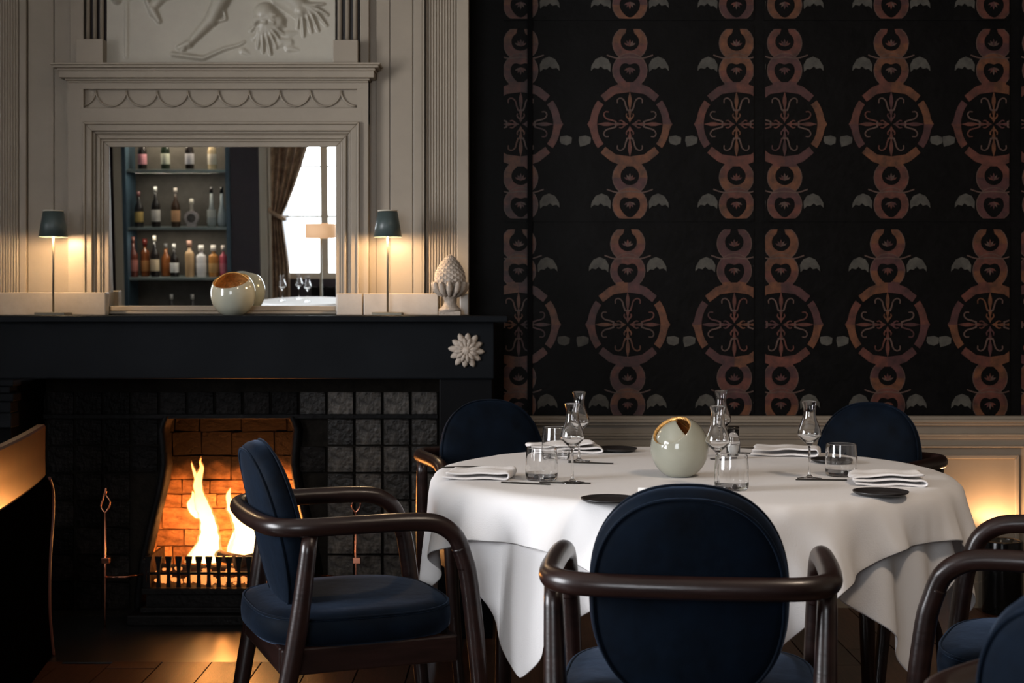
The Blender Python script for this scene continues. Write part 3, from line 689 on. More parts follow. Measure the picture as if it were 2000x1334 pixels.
# ================================================================ PAPERED WALL: prints, battens, wainscot
wall = bpy.data.objects['wall_back']
MC = [mat('copper_print_a', (.066, .018, .011), .5, noise_s=25, noise_a=.55), mat('copper_print_b', (.082, .027, .010), .5, noise_s=25, noise_a=.55),
      mat('mauve_print', (.044, .013, .012), .5, noise_s=25, noise_a=.55), mat('silver_print', (.048, .043, .034), .6, noise_s=30, noise_a=.4), mat('pale_line_print', (.066, .036, .027), .5, noise_s=25, noise_a=.3)]
def motif(bm, cx, cy, left_cut=None, right_cut=None):
    T = .0015; cnt = [0]
    def poly(p, mi):
        q = [((cx+a-1000)/F*YW, CZ-(cy+b-600)/F*YW) for a, b in p]
        cnt[0] += 1; e = T+cnt[0]*4e-6
        vs = [bm.verts.new((x, YW-e, z)) for x, z in q]; f = bm.faces.new(vs); f.material_index = mi
        vb = [bm.verts.new((x, YW, z)) for x, z in q]
        for i in range(len(q)): bm.faces.new((vs[(i+1) % len(q)], vs[i], vb[i], vb[(i+1) % len(q)])).material_index = mi
    def ann(c, fo, fi, mats, n=28, a0=0, a1=2*PI, clip=None):
        for i in range(n):
            t0, t1 = a0+(a1-a0)*i/n, a0+(a1-a0)*(i+1)/n
            p = []
            for t, f in ((t0, fo), (t1, fo), (t1, fi), (t0, fi)):
                x, y = c[0]+f(t)*math.cos(t), c[1]+f(t)*math.sin(t)
                if clip: y = max(clip[0], min(clip[1], y))
                p.append((x, y))
            poly(p, mats[int(i*len(mats)/n) % len(mats)])
    def strip2(pts, w0, w1, mi):
        pts = [Vector((a, b, 0)) for a, b in pts]; sp = smooth_path(pts, 4); L = len(sp)
        for i in range(L-1):
            d = (sp[i+1]-sp[i]); nrm = Vector((-d.y, d.x, 0)).normalized(); wa = w0+(w1-w0)*i/(L-1); wb = w0+(w1-w0)*(i+1)/(L-1)
            poly([(sp[i]+nrm*wa)[:2], (sp[i+1]+nrm*wb)[:2], (sp[i+1]-nrm*wb)[:2], (sp[i]-nrm*wa)[:2]], mi)
    a_, b_, c_ = rnd.sample([0, 1, 2, 0], 3)
    tear = lambda t: 18*(1-.18*math.sin(t))*(1+(.42 if math.sin(t) < -.93 else 0)) # y down: top at sin<0
    heart = lambda t: 20*(1-.42*max(0, -math.sin(t))**6+.25*max(0, math.sin(t))**8)
    for yo, fi, cut in ((-158, tear, (-186, 999)), (-105, heart, (-999, 999)), (104, tear, (-999, 999)), (157, heart, (-999, 184))):
        ann((0, yo), lambda t: 33, fi, [rnd.choice((0, 1, 2)) for _ in range(2)], clip=cut)
        ann((0, yo), lambda t: 34.5, lambda t: 33, [4], clip=cut, n=20)
        s = 1 if fi is tear else -1
        for g in (-60, -30, 0, 30, 60):
            a = math.radians(g); r_ = 13 if g else 15; dx, dy = math.sin(a), -math.cos(a)*s
            poly([(0, yo+6*s), (dx*r_*.6-dy*2*1, yo+6*s+dy*r_*.6+dx*2), (dx*r_, yo+6*s+dy*r_), (dx*r_*.6+dy*2, yo+6*s+dy*r_*.6-dx*2)], rnd.choice((0, 4, 2)))
    for yo in (-131, 131): strip2([(-45, yo-4), (-25, yo+2), (0, yo), (25, yo+2), (45, yo-4)], 1.2, 1.2, 4)
    for s in (-1, 1):
        ann((0, 0), lambda t: 78+5*max(0, 1-abs(math.sin(t))*9), lambda t: 64, [rnd.choice((0, 1, 2)) for _ in range(2)], n=16, a0=(PI if s < 0 else 0)-.64, a1=(PI if s < 0 else 0)+.64)
        for v in (-1, 1):
            m_ = rnd.choice((0, 1, 2))
            poly([(0, v*63), (s*28, v*59), (s*48, v*44), (s*57, v*56), (s*36, v*73), (s*10, v*82), (0, v*82)], m_)
            poly([(s*6, v*70), (s*22, v*70), (s*24, v*82), (s*8, v*84)], m_)
    for k in range(4):
        a = k*PI/2; rot = lambda p: (p[0]*math.cos(a)-p[1]*math.sin(a), p[0]*math.sin(a)+p[1]*math.cos(a)); m_ = rnd.choice((0, 0, 2, 1))
        poly([rot(p) for p in ((0, -3), (3, -9), (1.2, -16), (3.2, -24), (1.2, -31), (3.6, -42), (3.6, -50), (0, -64), (-3.6, -50), (-3.6, -42), (-1.2, -31), (-3.2, -24), (-1.2, -16), (-3, -9))], m_)
        poly([rot(p) for p in ((-6, -26), (6, -26), (6, -29), (-6, -29))], 4)
        for s in (-1, 1):
            strip2([rot((s*5, -27)), rot((s*8, -36)), rot((s*11, -46)), rot((s*18, -51)), rot((s*24, -48)), rot((s*24, -41))], 1.5, 1.0, 4 if rnd.random() < .6 else m_)
            strip2([rot((s*2, -10)), rot((s*7, -16)), rot((s*6, -21))], 1.5, 1, m_)
    for s in (-1, 1):
        for yo in (-118, 149):
            p = [(s*38, yo+16), (s*37, yo+2), (s*43, yo-9), (s*55, yo-14), (s*67, yo-9), (s*75, yo+4), (s*76, yo+14), (s*70, yo+8), (s*62, yo+10), (s*57, yo+5), (s*50, yo+11), (s*44, yo+10)]
            poly(p, 3)
        xx = 88*s; yo = 32
        poly([(xx-11, yo-8), (xx+2, yo-10), (xx+12, yo-6), (xx+11, yo+5), (xx+2, yo+9), (xx-9, yo+(12 if s < 0 else 6)), (xx-12, yo)], 3)
    for c, no in ((left_cut, -1), (right_cut, 1)):
        if c is not None: bmesh.ops.bisect_plane(bm, geom=bm.verts[:]+bm.edges[:]+bm.faces[:], plane_co=((c-1000)/F*YW, 0, 0), plane_no=(no, 0, 0), clear_outer=True)
rows = [(-147, -210, 40), (243, 50, 433), (634, 446, 826)]
cols = {0: [(1017, 984, None), (1230, None, None), (1438, None, 1471)], 1: [(1532, 1494, None), (1740, None, None), (1940, None, 1970)], 2: [(2030, 1994, None), (2240, None, None)]}
pan = {0: (984, 1472), 1: (1492, 1972), 2: (1993, 2400)}
for ci, cl in cols.items():
    for (cy, y0, y1) in rows:
        p0, p1 = pan[ci]
        cell = box('wallcovering_panel', X(p0, YW), X(p1, YW), YW-.004, YW+.001, Z(min(y1, 808), YW), Z(y0, YW), M['paper'], wall)
        for cxp, lc, rc in cl:
            bm = bmesh.new(); dx = -7 if cy > 500 else 0
            motif(bm, cxp+dx*(1 if ci else .6), cy, lc, rc)
            bmesh.ops.bisect_plane(bm, geom=bm.verts[:]+bm.edges[:]+bm.faces[:], plane_co=(0, 0, Z(811, YW)), plane_no=(0, 0, -1), clear_outer=True)
            for v in bm.verts: v.co.y -= .0042
            if len(bm.verts): obj('printed_motif', bm, MC, cell)
            else: bm.free()
box('batten', X(1030, YW-.02), X(1040, YW-.02), YW-.022, YW-.004, Z(815, YW-.02), H, M['black'], wall)
# wainscot
x0w = X(965, YW); 
ws = struct(box('trim_1', x0w, XR, YW-.018, YW, .0, Z(822, YW), M['wainscot'])); ws['kind'] = 'structure'
for a, b, d in ((811, 817, .052), (817, 823, .062), (823, 829, .050), (829, 846, .030), (846, 850, .040), (850, 856, .034), (856, 869, .026), (869, 873, .032)):
    box('dado_moulding', x0w, XR, YW-d, YW-.017, Z(b, YW), Z(a, YW), M['wainscot'], ws, bevel=.002)
xx = 1030
for (p0, p1) in ((1052, 1225), (1270, 1470), (1520, 1740), (1790, 1986), (2032, 2230)):
    bm = bmesh.new(); a, b = X(p0, YW), X(p1, YW); c, d = Z(1064, YW), Z(887, YW); t = .016
    for poly in (((a, c), (a+t, c+t), (a+t, d-t), (a, d)), ((a, d), (a+t, d-t), (b-t, d-t), (b, d)), ((b, d), (b-t, d-t), (b-t, c+t), (b, c)), ((a, c), (b, c), (b-t, c+t), (a+t, c+t))): prism(bm, poly, YW-.030, YW-.017)
    fixn(bm); obj('panel_moulding', bm, M['wainscot'], ws, bevel=.003)
bs = box('baseboard_back', x0w, XR, YW-.030, YW, .0, .115, M['wainscot'], bevel=.004); struct(bs)

# ================================================================ CHAIRS
def sup(t, a, b, n): c, s = math.cos(t), math.sin(t); return (a*abs(c)**(2/n)*(1 if c >= 0 else -1), b*abs(s)**(2/n)*(1 if s >= 0 else -1))
def padmesh(a, b, n, prof, seg=56, bend=0):
    """superellipse pad in XZ plane; prof: (scale, inset metres, y)"""
    bm = bmesh.new(); rings = []
    for sc, ins, y in prof:
        if sc == 0: rings.append([bm.verts.new((0, y, 0))]); continue
        rg = []
        for i in range(seg):
            x, z = sup(2*PI*i/seg, a*sc-ins, b*sc-ins, n); rg.append(bm.verts.new((x, y+bend*x*x, z)))
        rings.append(rg)
    for p, q in zip(rings, rings[1:]):
        for i in range(seg):
            j = (i+1) % seg
            if len(p) == 1: f = bm.faces.new((p[0], q[i], q[j]))
            elif len(q) == 1: f = bm.faces.new((p[i], p[j], q[0]))
            else: f = bm.faces.new((p[i], q[i], q[j], p[j]))
            f.smooth = True
    fixn(bm); return bm
def ringtube(a, b, n, y, r, bend=0, seg=72):
    bm = bmesh.new(); pts = []
    for i in range(seg):
        x, z = sup(2*PI*i/seg, a, b, n); pts.append((x, y+bend*x*x, z))
    tube(bm, pts, r, 7, closed=True); return bm
def make_chair():
    t = empty('dining_chair')
    # seat: pad lying flat (XZ pad rotated), rounder at the back
    bm = padmesh(.238, .235, 3.2, [(0, 0, .048), (.5, 0, .047), (.82, 0, .043), (1, .012, .034), (1, .002, .020), (1, 0, .0), (1, .002, -.022), (1, .014, -.034), (.6, 0, -.036), (0, 0, -.036)], bend=0)
    seat = obj('seat', bm, M['velvet'], t); seat.rotation_euler = (PI/2, 0, 0); seat.location = (0, .0, .455)
    bm = ringtube(.232, .229, 3.2, .030, .0035); p = obj('piping', bm, M['velvet'], seat)
    # frame under the seat
    bm = bmesh.new()
    bx(bm, -.215, .215, .185, .21, .365, .425); bx(bm, -.20, .20, -.20, -.175, .365, .425)
    for s in (-1, 1): bx(bm, s*.215-.011, s*.215+.011, -.20, .21, .365, .425)
    obj('seat_frame', bm, M['wood'], t, bevel=.005)
    # legs
    for s in (-1, 1):
        bm = bmesh.new(); tube(bm, smooth_path([(s*.225, .285, .004), (s*.238, .265, .22), (s*.245, .245, .42), (s*.249, .2265, .56), (s*.25, .215, .605), (s*.2505, .205, .632)], 4), [.0155, .019, .0215, .021, .0205, .0203], 14); obj('leg', bm, M['wood'], t)
        bm = bmesh.new(); tube(bm, smooth_path([(s*.215, -.245, .004), (s*.225, -.205, .25), (s*.236, -.165, .47), (s*.243, -.14, .675)], 4), [.0145, .020, .022, .017], 14); obj('leg', bm, M['wood'], t)
    half = [(.2495, .221, .583), (.25, .215, .605), (.251, .195, .655), (.252, .155, .685), (.253, .10, .694), (.254, 0, .695), (.252, -.10, .694), (.243, -.165, .693), (.215, -.205, .693), (.165, -.224, .693), (.08, -.232, .693), (0, -.234, .693)]
    pts = half+[(-x, y, z) for x, y, z in half[-2::-1]]
    bm = bmesh.new(); tube(bm, smooth_path(pts, 4), [.0203]*3+[.021]*17+[.0203]*3, 16); obj('arm_rail', bm, M['wood'], t)
    # backrest
    b = obj('backrest', padmesh(.176, .205, 2.35, [(0, 0, -.034), (.55, 0, -.0335), (.86, .0, -.030), (.93, 0, -.027), (1, .006, -.022), (1, 0, -.008), (1, 0, .008), (1, .005, .020), (.90, 0, .030), (.6, 0, .040), (0, 0, .042)], bend=.35), M['velvet'], t)
    b.location = (0, -.172, .664); b.rotation_euler = (math.radians(13), 0, 0)
    obj('piping', ringtube(.176*.945, .205*.945, 2.35, -.0275, .0032, .35), M['velvet'], b)
    obj('piping', ringtube(.1745, .2035, 2.35, .0185, .003, .35), M['velvet'], b)
    return t
proto = make_chair()
chairs = [  # x, y, facing vector angle (deg, 0 = +Y away, positive = clockwise towards +X)
    (-.400, 3.40, 69, 'navy velvet chair seen side on in front of the fire'),
    (.335, 2.68, 8, 'navy velvet chair in the foreground centre with its round back to the viewer'),
    (-.02, 4.57, 163, 'shadowed navy chair behind the table beside the fireplace jamb'),
    (1.05, 4.47, 218, 'shadowed navy chair behind the table against the wainscot'),
    (1.12, 2.90, -64, 'dark chair at the right of the table showing only its curved arms'),
    (.818, 1.700, 52, 'navy velvet chair back cut off by the bottom right corner'),
]
for i, (x, y, a, lab) in enumerate(chairs):
    o = proto if i == 0 else copy_tree(proto)
    o.location = (x, y, .013); o.rotation_euler = (0, 0, -math.radians(a)); tag(o, lab, 'chair', 'dining chairs around the tables')

# ================================================================ TABLE AND CLOTHS
TX, TY, TR, TZ = .472, 3.78, .672, .750
tb = thing('dining_table', 'round dining table hidden under two white cloths', 'table', (TX, TY, .013))
bm = bmesh.new(); lathe(bm, [(0, .690), (TR-.026, .690), (TR-.020, .696), (TR-.020, .706), (TR-.026, .712), (0, .712)], 96); obj('tabletop', bm, M['wood'], tb)
for k in range(4):
    a = math.radians(190+90*k); bm = bmesh.new(); c = Vector((math.cos(a)*.50, math.sin(a)*.50, 0))
    tube(bm, [c*1.02+Vector((0, 0, .002)), c+Vector((0, 0, .35)), c*.98+Vector((0, 0, .690))], [.017, .022, .026], 14); obj('leg', bm, M['wood'], tb)
def drape(side, offs, rot, zt, R, under=None, seed=0, N=60, steps=260):
    rg = np.random.RandomState(seed); sx, sy = side; U, W = np.meshgrid(np.linspace(-sx/2, sx/2, N), np.linspace(-sy/2, sy/2, N))
    hx, hy = sx/(N-1), sy/(N-1); c, s = math.cos(rot), math.sin(rot)
    P = np.stack([U*c-W*s, U*s+W*c, np.full_like(U, zt+.0)], -1); P[..., 0] += offs[0]; P[..., 1] += offs[1]; P[..., 2] += rg.rand(N, N)*.0005
    # slumping start keeps the folds regular
    r = np.hypot(P[..., 0], P[..., 1]); Vv = np.zeros_like(P); dt = 1/70.
    ang0 = np.arctan2(P[..., 1], P[..., 0])
    e = np.clip(r-R, 0, None); P[..., 2] -= e*.35
    P[..., 2] += .01*np.sin(ang0*11+seed)*np.clip(e*6, 0, 1)
    def con(Q, a, b, L, k):
        d = Q[b]-Q[a]; l = np.linalg.norm(d, axis=-1, keepdims=True)+1e-9; cor = d*((l-L)/l*.5*k); Q[a] += cor; Q[b] -= cor
    S = slice; sets = []
    def add(di, dj, L, k):
        # split in disjoint groups along the step direction so each pass is exact
        st = max(abs(di), abs(dj))
        for off in range(2*st):
            if off % (2*st) >= st and False: pass
        if di and not dj:
            for o in range(2*di):
                ia = np.arange(o, N-di, 2*di); 
                if len(ia): sets.append((np.ix_(ia, np.arange(N)), np.ix_(ia+di, np.arange(N)), L, k))
        elif dj and not di:
            for o in range(2*dj):
                ja = np.arange(o, N-dj, 2*dj)
                if len(ja): sets.append((np.ix_(np.arange(N), ja), np.ix_(np.arange(N), ja+dj), L, k))
        else:
            for o in range(2):
                ia = np.arange(o, N-1, 2)
                if dj > 0: sets.append((np.ix_(ia, np.arange(N-1)), np.ix_(ia+1, np.arange(1, N)), L, k))
                else: sets.append((np.ix_(ia, np.arange(1, N)), np.ix_(ia+1, np.arange(N-1)), L, k))
    hd = math.hypot(hx, hy); add(1, 0, hy, 1); add(0, 1, hx, 1); add(1, 1, hd, .15); add(1, -1, hd, .15); add(3, 0, 3*hy, .02); add(0, 3, 3*hx, .02)
    rim = .010
    for it in range(steps):
        Vv[..., 2] -= 3.0*dt; Vv *= .985; Q = P+Vv*dt
        for _ in range(12):
            for a, b, L, k in sets: con(Q, a, b, L, k)
            r = np.hypot(Q[..., 0], Q[..., 1])+1e-9
            # rounded edge: torus rim of radius `rim`, centre at (R-rim, zt-rim)
            inside = r < R-rim
            Q[..., 2] = np.where(inside & (Q[..., 2] > zt-.1), np.maximum(Q[..., 2], zt), Q[..., 2])
            dr = r-(R-rim); dz = Q[..., 2]-(zt-rim); d = np.hypot(dr, dz)+1e-9
            m_ = (~inside) & (dz > 0) & (d < rim)
            nr = np.where(m_, (R-rim)+dr/d*rim, r); Q[..., 2] = np.where(m_, zt-rim+dz/d*rim, Q[..., 2])
            Rr = np.full_like(r, R)
            if under is not None:
                th = np.arctan2(Q[..., 1], Q[..., 0]); ti = ((th+PI)/(2*PI)*under.shape[0]).astype(int) % under.shape[0]; zi = np.clip(((zt-Q[..., 2])/.02).astype(int), 0, under.shape[1]-1)
                Rr = np.maximum(R, under[ti, zi]+.004)
            m2 = (Q[..., 2] <= zt-rim) & (nr < Rr) & (r > R*.6)
            nr = np.where(m2, Rr, nr); f = (nr/r)[..., None]; Q[..., :2] *= f
        Vv = (Q-P)/dt
        top = (np.hypot(Q[..., 0], Q[..., 1]) < R-.02); Vv[top] *= .3
        P = Q
    return P
def clothobj(P, lab, name, sub=1):
    N = P.shape[0]; idx = np.arange(N*N).reshape(N, N); Fq = np.stack([idx[:-1, :-1], idx[:-1, 1:], idx[1:, 1:], idx[1:, :-1]], -1).reshape(-1, 4)
    V = P.reshape(-1, 3)
    o = obj(name, (V.tolist(), [], Fq.tolist()), M['cloth'], smooth=True, loc=(TX, TY, 0))
    s = o.modifiers.new('t', 'SOLIDIFY'); s.thickness = .0022; s.offset = 0
    s = o.modifiers.new('s', 'SUBSURF'); s.levels = s.render_levels = sub
    return tag(o, lab, 'tablecloth')
P1 = drape((1.37, 1.50), (0, -.03), math.radians(0), TZ+.0005, TR+.001, seed=1)
clothobj(P1, 'lower white tablecloth whose long corners hang nearly to the floor', 'tablecloth')
NB = 120; um = np.zeros((NB, 30)); q = P1.reshape(-1, 3); rr_ = np.hypot(q[:, 0], q[:, 1]); ti = ((np.arctan2(q[:, 1], q[:, 0])+PI)/(2*PI)*NB).astype(int) % NB; zi = np.clip(((TZ+.004-q[:, 2])/.02).astype(int), 0, 29)
for a, b, r in zip(ti, zi, rr_):
    if r > TR-.02:
        for da in (-1, 0, 1):
            for db in (-1, 0, 1):
                if 0 <= b+db < 30: um[(a+da) % NB, b+db] = max(um[(a+da) % NB, b+db], r)
P2_ = drape((1.53, 1.53), (0, -.01), math.radians(45), TZ+.0045, TR+.006, under=um, seed=2)
clothobj(P2_, 'upper white tablecloth turned diagonally with a short wavy hem', 'tablecloth')
ZC = TZ+.0062

# ================================================================ ON THE TABLE
def tp_(px, py): Y = (CZ-ZC)*F/(py-600); return X(px, Y), Y
def stem_glass():
    t = empty('stemmed_glass')
    o_ = [(0, 0), (.031, 0), (.0315, .0015), (.012, .004), (.0042, .010), (.0032, .03), (.0032, .072), (.005, .084), (.014, .092), (.026, .104), (.0295, .113), (.0265, .128), (.0185, .150), (.0158, .166), (.0160, .180), (.0200, .196)]
    i_ = [(.0190, .1962), (.0150, .180), (.0147, .166), (.0172, .150), (.0250, .128), (.0280, .113), (.0245, .1055), (.013, .096), (0, .094)]
    bm = bmesh.new(); lathe(bm, o_[:8], 40); 
    bm2 = bmesh.new(); lathe(bm2, [(0, 0), (.0305, 0), (.0315, .0008), (.0305, .0018), (.015, .0035)]+spline2([(.012, .0042), (.0048, .010), (.0030, .03), (.0030, .072), (.0048, .084), (.014, .093), (.026, .105), (.0295, .113), (.0265, .128), (.0185, .150), (.0158, .166), (.0160, .180), (.0196, .195)])+[(.0198, .1958), (.0193, .1962), (.0188, .1958)]+spline2([(.0186, .195), (.0150, .180), (.0147, .166), (.0173, .150), (.0252, .128), (.0281, .113), (.0245, .1062), (.013, .097), (.004, .0945)])+[(0, .0945)], 48); bm.free(); fixn(bm2); obj('glass_body', bm2, M['glass'], t); return t
def tumbler():
    t = empty('tumbler')
    o_ = [(0, 0), (.036, 0), (.0395, .004), (.041, .015), (.0405, .05), (.0375, .082), (.0368, .0825), (.0362, .082), (.0392, .05), (.0397, .018), (.037, .010), (0, .009)]
    bm = bmesh.new(); lathe(bm, support(o_), 48); fixn(bm); obj('glass_body', bm, M['glass'], t)
    bm = bmesh.new(); bmesh.ops.create_uvsphere(bm, u_segments=16, v_segments=10, radius=.0065); o = obj('maker_dot', bm, M['slate'], t, smooth=True); o.location = (-.004, -.0385, .0105); o.scale = (1, .3, 1)
    return t
sg = stem_glass(); tm = tumbler()
glasses = [(1118, 947, 'stemmed tulip glass at the front left of the table behind the tumbler'), (1131, 905, 'rear tulip glass of the overlapping left pair'), (1402, 957, 'front tulip glass of the pair just right of the ceramic bowl'), (1408, 901, 'rear tulip glass of the pair just right of the ceramic bowl'), (1581, 939, 'stemmed tulip glass standing alone before the right rear chair')]
for i, (a, b, lab) in enumerate(glasses):
    o = sg if i == 0 else copy_tree(sg); x, y = tp_(a, b-4); o.location = (x, y, ZC); tag(o, lab, 'glass', 'tulip glasses on the round table')
tums = [(1058, 943, 'low water tumbler at the front left of the table'), (1086, 902, 'tumbler half hidden behind the front left tumbler'), (1429, 962, 'tumbler just above the top of the foreground chair back'), (1643, 935, 'low water tumbler at the right side of the table')]
for i, (a, b, lab) in enumerate(tums):
    o = tm if i == 0 else copy_tree(tm); x, y = tp_(a, b-6); o.location = (x, y, ZC); o.rotation_euler = (0, 0, rnd.uniform(-.3, .3)); tag(o, lab, 'glass', 'water tumblers on the round table')
    if i == 1: o.scale = (1, 1, 1.1)
# small cylindrical shaker glass
x, y = tp_(1432, 895); t = thing('salt_mill', 'small clear cylinder standing behind the tulip glasses', 'shaker', (x, y, ZC))
bm = bmesh.new(); lathe(bm, [(0, 0), (.019, 0), (.020, .003), (.020, .05), (.0165, .06), (.0165, .084), (.015, .084), (.015, .061), (.018, .05), (.018, .006), (0, .006)], 28); fixn(bm); obj('body', bm, M['glass'], t)
bm = bmesh.new(); lathe(bm, [(0, .084), (.017, .084), (.0175, .087), (.017, .091), (0, .092)], 28); fixn(bm); obj('cap', bm, M['steel'], t)
bm = bmesh.new(); lathe(bm, [(0, .0065), (.0172, .0065), (.0172, .035), (0, .036)], 24); obj('salt', bm, M['white'], t)
x, y = tp_(1327, 930); votive((x, y, ZC), .0745, 'round sage ceramic bowl with gold lip in the middle of the table', (('outer_shell', 1, (-.457, -.50, .90), .73, True, .008), ('inner_shell', .88, (.66, -.20, .72), .64, True, .004)))
# plates
def plate():
    bm = bmesh.new(); lathe(bm, [(0, 0), (.050, 0), (.062, .006), (.064, .010), (.062, .0105), (.056, .006), (.045, .005), (0, .005)], 48); fixn(bm); return obj('side_plate', bm, M['slate'])
pl = plate()
for i, (a, b, lab) in enumerate([(1190, 981, 'small black plate near the front edge left of the foreground chair'), (1720, 967, 'small black plate before the folded napkin at the right edge'), (1203, 881, 'small black plate at the far side of the table beside a napkin'), (1628, 903, 'small black plate in front of the right rear chair')]):
    o = pl if i == 0 else pl.copy()
    if i: C.objects.link(o)
    x, y = tp_(a, b); o.location = (x, y, ZC); tag(o, lab, 'plate', 'black side plates')
# folded napkins
def napkin(px, py, wx, wy, rz, lab, hgt=.024, seed=0):
    rg = random.Random(seed); t = thing('napkin', lab, 'napkin', tp_(px, py)+(ZC,), rz, 'folded napkins')
    prof = []; n = 2 if seed in (1, 3) else 3
    layer = hgt/n
    # serpentine profile in x-z
    for k in range(n):
        z = layer*(k+.35); xs = np.linspace(-wx/2, wx/2, 9); xs = xs if k % 2 == 0 else xs[::-1]
        sh = rg.uniform(-.006, .006)
        for i, x_ in enumerate(xs): prof.append((x_*(1-.03*k)+sh, z+.0015*math.sin(x_*60+k)+ (.003*k*(x_/wx+.5))))
        if k < n-1: s = 1 if k % 2 == 0 else -1; prof.append((s*(wx/2+.006)+sh, z+layer*.5))
    sp = smooth_path([(a, 0, b) for a, b in prof], 2); V = []; Fq = []; m_ = 12
    for i, p in enumerate(sp):
        for j in range(m_+1):
            v = j/m_-.5; V.append((p.x+.006*math.sin(v*7+seed)*(p.z/hgt), v*wy*(1+.03*math.sin(i*.4)), p.z+.0025*(p.z/hgt)*math.cos(v*9+seed+p.x*20)-.0*v))
    for i in range(len(sp)-1):
        for j in range(m_): a = i*(m_+1)+j; Fq.append((a, a+1, a+m_+2, a+m_+1))
    o = obj('folded_cloth', (V, [], Fq), M['napkin'], t, smooth=True); s = o.modifiers.new('s', 'SOLIDIFY'); s.thickness = .0055; s.offset = 0
    s = o.modifiers.new('u', 'SUBSURF'); s.levels = s.render_levels = 1; return t
napkin(938, 932, .165, .13, math.radians(-8), 'loosely folded white napkin at the left edge of the table', .024, 1)
napkin(1100, 882, .205, .12, math.radians(4), 'flat folded white napkin at the far left behind the glasses', .026, 2)
napkin(1534, 888, .19, .13, math.radians(-14), 'folded white napkin at the far side of the table right of the glasses', .028, 3)
napkin(1736, 944, .165, .13, math.radians(-10), 'folded white napkin at the right edge behind a black plate', .028, 4)
# knives and card
def knife():
    bm = bmesh.new(); pts = [(0, -.10), (.006, -.10), (.007, -.01), (.009, 0), (.010, .06), (.004, .10), (0, .105)]
    a = [bm.verts.new((x_-.004, y_, .0)) for x_, y_ in pts]; b = [bm.verts.new((x_-.004, y_, .003)) for x_, y_ in pts]
    bm.faces.new(a); bm.faces.new(b)
    for i in range(len(a)): bm.faces.new((a[i], a[(i+1) % len(a)], b[(i+1) % len(a)], b[i]))
    fixn(bm); return obj('table_knife', bm, M['steel'])
kn = knife()
for i, (a, b, rz, lab) in enumerate([(905, 913, -82, 'dark knife behind the left napkin'), (1028, 945, 70, 'dark knife between the left napkin and tumbler'), (1105, 944, 80, 'dark knife at the foot of the front left tulip glass'), (1155, 905, 75, 'dark knife at the foot of the rear left tulip glass'), (1468, 886, 70, 'dark knife left of the far right napkin'), (1605, 938, 85, 'dark knife between the lone tulip glass and right tumbler')]):
    o = kn if i == 0 else kn.copy()
    if i: C.objects.link(o)
    x, y = tp_(a, b); o.location = (x, y, ZC); o.rotation_euler = (0, 0, math.radians(rz)); o.scale = (.9, .62, 1); tag(o, lab, 'knife', 'dark table knives')
x, y = tp_(1275, 972); bm = bmesh.new(); bx(bm, -.035, .035, -.001, .001, 0, .022); o = obj('menu_card', bm, M['white'], loc=(x, y, ZC)); o.rotation_euler = (math.radians(-20), 0, math.radians(-15)); tag(o, 'small white card behind the foreground chair back', 'card')

# ================================================================ SETTLE AT THE LEFT
st = thing('settle', 'lacquered high settle at the left edge reflecting the fire', 'bench', (0, 0, 0))
dirv = Vector((-.140, 1, 0)).normalized(); A = Vector((-1.44, 4.0, 0)); nrm = Vector((1, .140, 0)).normalized()
def sp_(u, z, off=0): p = A+dirv*u+nrm*off; return Vector((p.x, p.y, z))
bm = bmesh.new(); L0, L1 = -1.0, .74
sec = [(.80, -.012), (.80, .010), (.794, .015), (.712, .014), (.632, .015), (.624, .010), (.624, -.012)]
N_ = 14; rings = []
for i in range(N_+1):
    u = L0+(L1-L0)*i/N_; fl_ = .02*max(0, i/N_-.55)**2*6
    rings.append([bm.verts.new(sp_(u, z+(0 if z > .7 else .0), o-fl_)) for z, o in sec])
for a, b in zip(rings, rings[1:]):
    for k in range(len(sec)): f = bm.faces.new((a[k], a[(k+1) % len(sec)], b[(k+1) % len(sec)], b[k]))
bm.faces.new(rings[0]); bm.faces.new(rings[-1]); fixn(bm)
obj('top_board', bm, M['lacquer'], st)
edge = [(.745, .62), (.80, .58), (.815, .53), (.80, .46), (.765, .38), (.745, .28), (.75, .17), (.79, .07), (.82, .013)]
esp = smooth_path([(u, z, 0) for u, z in edge], 4)
bm = bmesh.new(); f_ = [bm.verts.new(sp_(p.x, p.y, .0)) for p in esp]+[bm.verts.new(sp_(-1.0, .013, .0)), bm.verts.new(sp_(-1.0, .62, .0))]
face = bm.faces.new(f_); r_ = bmesh.ops.extrude_face_region(bm, geom=[face])
for v in [g for g in r_['geom'] if isinstance(g, bmesh.types.BMVert)]: v.co -= nrm*.06
fixn(bm); obj('side_panel', bm, M['leather'], st)
bm = bmesh.new(); tube(bm, [sp_(p.x, p.y, .002) for p in esp], .006, 8); obj('edge_beading', bm, M['bead'], st)
bm = bmesh.new(); a = sp_(-1, 0, -.06); b = sp_(.6, 0, -.06)
vs = [bm.verts.new(p) for p in (sp_(-1, .013, -.061), sp_(.62, .013, -.061), sp_(.62, .013, -.5), sp_(-1, .013, -.5))]; f = bm.faces.new(vs); r_ = bmesh.ops.extrude_face_region(bm, geom=[f])
for v in [g for g in r_['geom'] if isinstance(g, bmesh.types.BMVert)]: v.co.z = .44
fixn(bm); obj('seat', bm, M['leather'], st, bevel=.02)

